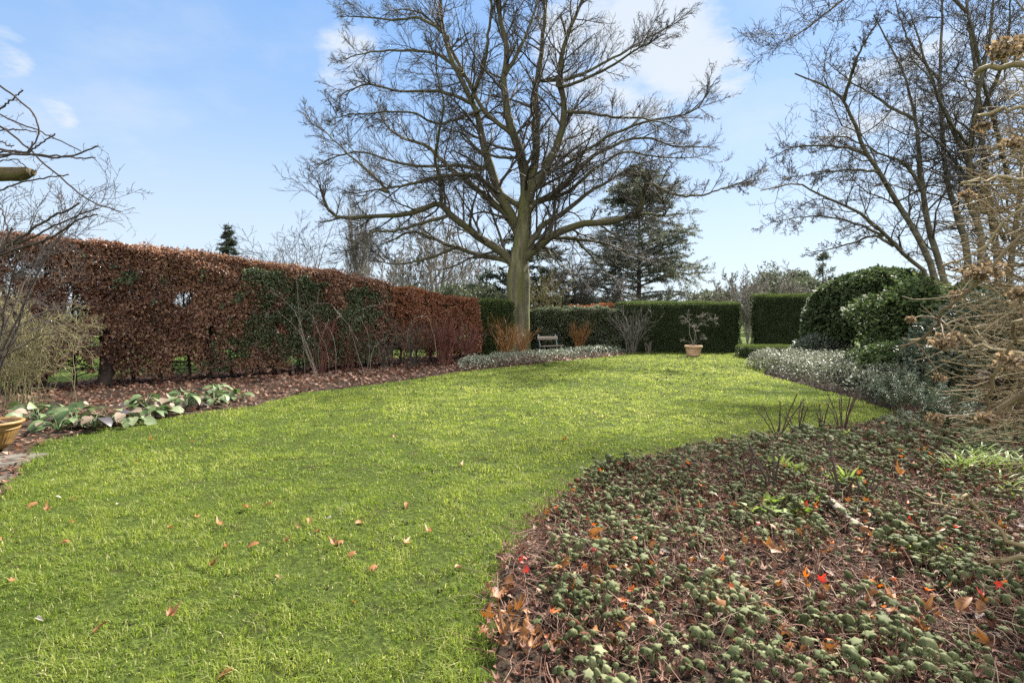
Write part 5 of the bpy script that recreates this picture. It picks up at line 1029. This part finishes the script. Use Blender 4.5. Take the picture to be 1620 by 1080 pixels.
def worm_casts():
    g = Geo(); x, y = scatter(LAWN, 5200, 25); k = (fbm(x * .5, y * .5, 301) > .5) & (y > 2.2); x, y = x[k], y[k]; n = len(x); O = np.array(((0, 0, 1), (1, 0, 0), (0, 1, 0), (-1, 0, 0), (0, -1, 0), (0, 0, -.5))); OF = np.array(((0, 1, 2), (0, 2, 3), (0, 3, 4), (0, 4, 1), (5, 2, 1), (5, 3, 2), (5, 4, 3), (5, 1, 4)))
    p = np.stack((x, y, lawn_z(x, y) + .008), -1); m = 4; p = np.repeat(p, m, 0) + rv(n * m, .018) * (1, 1, .25); N = len(p); a = rv(N); Zx = nrm(a); Xx = nrm(np.cross(Zx, rv(N))); stamp(g, O, OF, p, Xx, np.cross(Zx, Xx), Zx, U(.004, .013, N) * np.clip(p[:, 1] / 8, .8, 1.9), .5); tag(g.build('worm_casts', M['soil']), kind='stuff')
worm_casts()

# ------------------------------------------------------------------ the dried climbing hydrangea at the border's near end
def hydrangea():
    c = np.array((3.9, 2.9, 0)); rt = root('dried_hydrangea', c, 'large tangle of tan leafless hydrangea stems with dried brown flower heads', 'shrub')
    # woody framework outside the picture to the side, from which stems reach out
    g = Geo(); fr = [smooth_path([(3.9 + U(-.2, .3), 2.9 + U(-.3, .5), -.05), (3.7 + U(-.3, .3), 2.8 + U(-.4, .6), 1.0), (3.5 + U(-.3, .3), 2.8 + U(-.5, .8), 2.0), (3.6 + U(-.4, .3), 2.8 + U(-.5, .9), U(2.2, 3.4))], 16, .02) for _ in range(12)]
    P = np.array(fr); P_frame = P[:, 2:].reshape(-1, 3); R = U(.014, .024, (12, 1)) * np.linspace(1, .25, 16)[None]; tubes(g, P, R, 7)
    n = 950; i = rng.integers(0, 12, n); t = U(.15, 1, n) ** .8 * 14.9; q = t.astype(int); f = (t - q)[:, None]; p = P[i, q] * (1 - f) + P[i, q + 1] * f
    L = U(.5, 1.75, n) * np.interp(p[:, 2], [0, .5, 1.2, 2.2, 2.8, 4.2], [.75, .8, 1.0, .95, .62, .55]); d = nrm(np.stack((-np.ones(n), rng.normal(-.12, .42, n), rng.normal(.12, .26, n)), -1)); pts = [p]
    for j in range(9): d = nrm(d + rv(n, .13) + (0, 0, .012)); p = p + d * (L / 9)[:, None]; pts.append(p)
    S_ = np.stack(pts, 1); RS = U(.0018, .0042, (n, 1)) * np.linspace(1.25, .7, 10)[None]; ok = (S_[:, :, 1] > .9).all(1); S_, RS = S_[ok], RS[ok]
    # the shrub's ragged face towards the lawn: stems end there
    face = np.interp((S_[..., 2] - EYE) / S_[..., 1], [-.6, -.46, -.36, -.24, -.1, .05, .15, .27, .4, .51, .8], [.98, .925, .885, .83, .80, .79, .82, .84, .90, .92, .95])
    bad = S_[..., 0] / S_[..., 1] < face + np.abs(rng.normal(0, .05, (len(S_), 1))); first = np.where(bad.any(1), bad.argmax(1), 10); keep = (first > 2) & (U(0, 1, len(S_)) < np.interp((S_[:, 0, 2] - EYE) / S_[:, 0, 1], [-.5, .2, .35, .6], [1, 1, .55, .4])); S_, RS, first = S_[keep], RS[keep], first[keep]
    tt = np.linspace(0, 1, 10)[None] * (first[:, None] - 1.001); q = tt.astype(int); f = (tt - q)[..., None]; ii = np.arange(len(S_))[:, None]; S_ = S_[ii, q] * (1 - f) + S_[ii, q + 1] * f
    tubes(g, S_, RS, 5); a, ra = grow(S_, RS, 2, 42, .28, 5, .14, .05, .3, .95, .6, .0014); tubes(g, a, ra, 3); g.build('stems', M['hydrangea'], rt, smooth=True)
    # thick nearer boughs
    boughs = ((.013, 1.75, [(1700, 590), (1620, 625), (1560, 658), (1530, 672)]), (.010, 1.75, [(1720, 905), (1620, 868), (1570, 825), (1524, 786)]), (.016, 1.9, [(1720, 120), (1640, 112), (1590, 100), (1556, 108), (1546, 118)]), (.012, 2.0, [(1720, 150), (1640, 168), (1590, 176), (1545, 182)]), (.012, 1.8, [(1700, 860), (1640, 876), (1600, 884), (1562, 888)]),
              (.007, 1.7, [(1700, 300), (1630, 360), (1560, 430), (1510, 480), (1486, 500), (1478, 522), (1452, 538), (1424, 548)]), (.007, 1.9, [(1640, 560), (1560, 548), (1510, 540), (1440, 538)]), (.006, 1.8, [(1700, 300), (1620, 330), (1540, 400), (1490, 420)]), (.011, 2.1, [(1700, 280), (1640, 286), (1580, 282), (1520, 290)]), (.006, 1.8, [(1524, 786), (1500, 800), (1470, 795)]), (.009, 1.8, [(1640, 500), (1600, 545), (1570, 600), (1560, 650)]))
    held = [S_.reshape(-1, 3)]
    for r, Y, pts in boughs:
        W_ = [Wp(x, y, Y + .05 * k) for k, (x, y) in enumerate(pts)]
        if pts[0][0] >= 1640: A = P_frame[np.argmin(np.abs(P_frame[:, 2] - (W_[0][2] - .15)))]; W_ = [A, (A + W_[0]) / 2 + (0, 0, .05)] + W_
        else: A = held[0] if len(held) == 1 else np.concatenate(held[1:]); W_ = [A[np.argmin(np.linalg.norm(A - W_[0], axis=1))]] + W_
        g = Geo(); P = smooth_path(W_, 22, .006); held.append(P); RR = np.linspace(r * .8, r * .6, 22) * (1 + .12 * rng.normal(size=22)); tubes(g, P, RR, 9, cap=True); a, ra = grow(P, RR, 4, 55, .35, 6, .2, .05, .45, 1, .4, .0016, absL=.2); tubes(g, a, ra, 4); g.build('bough', M['hydrangea'], rt, smooth=True)
    held = np.concatenate(held)
    # dried flower heads, each on a stalk from the nearest stem
    for k, (x, y, Y, s) in enumerate(((1590, 75, 1.9, .075), (1616, 72, 1.95, .06), (1545, 432, 1.8, .06), (1572, 425, 1.85, .06), (1495, 540, 1.75, .055), (1512, 535, 1.78, .045), (1602, 572, 1.7, .06), (1512, 468, 1.9, .035), (1487, 597, 1.9, .03), (1530, 308, 2.0, .04), (1600, 225, 2.0, .05), (1555, 200, 2.1, .04), (1480, 662, 1.8, .04), (1612, 465, 1.8, .05), (1440, 505, 1.9, .025), (1562, 660, 1.8, .045))):
        s *= .68; c0 = Wp(x, y, Y); g = Geo(); n = 70; A = held[np.argmin(np.linalg.norm(held - c0, axis=1))]; tubes(g, smooth_path([A, (A + c0) / 2 + (0, 0, .012), c0], 8, .001), np.linspace(.003, .002, 8), 5, r=.2); v = nrm(rv(n) + (0, 0, -.2)); tip = c0 + v * (s * U(.5, 1, n))[:, None] * (1, 1, .65); tubes(g, np.stack((np.repeat(c0[None] + (0, 0, .01), n, 0), (c0 + tip) / 2 + rv(n, .004), tip), 1), np.full((n, 3), .0011), 3, r=.3)
        T, F = oval(.45, -.5, .2); m_ = n * 2; i2 = rng.integers(0, n, m_); stamp(g, T, F, tip[i2] + rv(m_, s * .06), *leaf_axes(v[i2] + rv(m_, .6), rv(m_)), U(.2, .42, m_) * s, U(0, 1, m_)); g.build('flower_head', M['hydrangea_head'], rt)
hydrangea()

# ------------------------------------------------------------------ words for the masses and the setting
STUFF_LABELS = {'grass': ('short yellow green grass covering the lawn', 'grass'), 'geranium_ground_cover': ('low grey green cranesbill filling the curved bed', 'ground cover'), 'dead_stalks': ('tangled dry stalks lying through the cranesbill bed', 'dead stalks'),
    'dead_undergrowth': ('crumpled brown dead foliage under the cranesbill', 'undergrowth'), 'evergreen_ground_cover': ('variegated grey green ground cover in front of the bench', 'ground cover'), 'worm_casts': ('small dark worm casts dotted over the lawn', 'worm casts'),
    'distant_woodland': ('far bare wood closing the view beyond the hedges', 'wood'), 'distant_undergrowth': ('dull green rough growth below the far wood', 'undergrowth'), 'leaf_litter': ('russet leaf litter under the copper hedge', 'leaf litter'), 'leaf_litter.001': ('brown leaf litter under the cranesbill', 'leaf litter'),
    'pale_ground_cover': ('pale leaved low cover skirting the rounded rhododendron', 'ground cover'), 'pale_ground_cover.001': ('small pale leaved patch at the top of the cranesbill bed', 'ground cover')}
for nm, (lb, ct) in STUFF_LABELS.items(): tag(bpy.data.objects[nm], lb, ct)
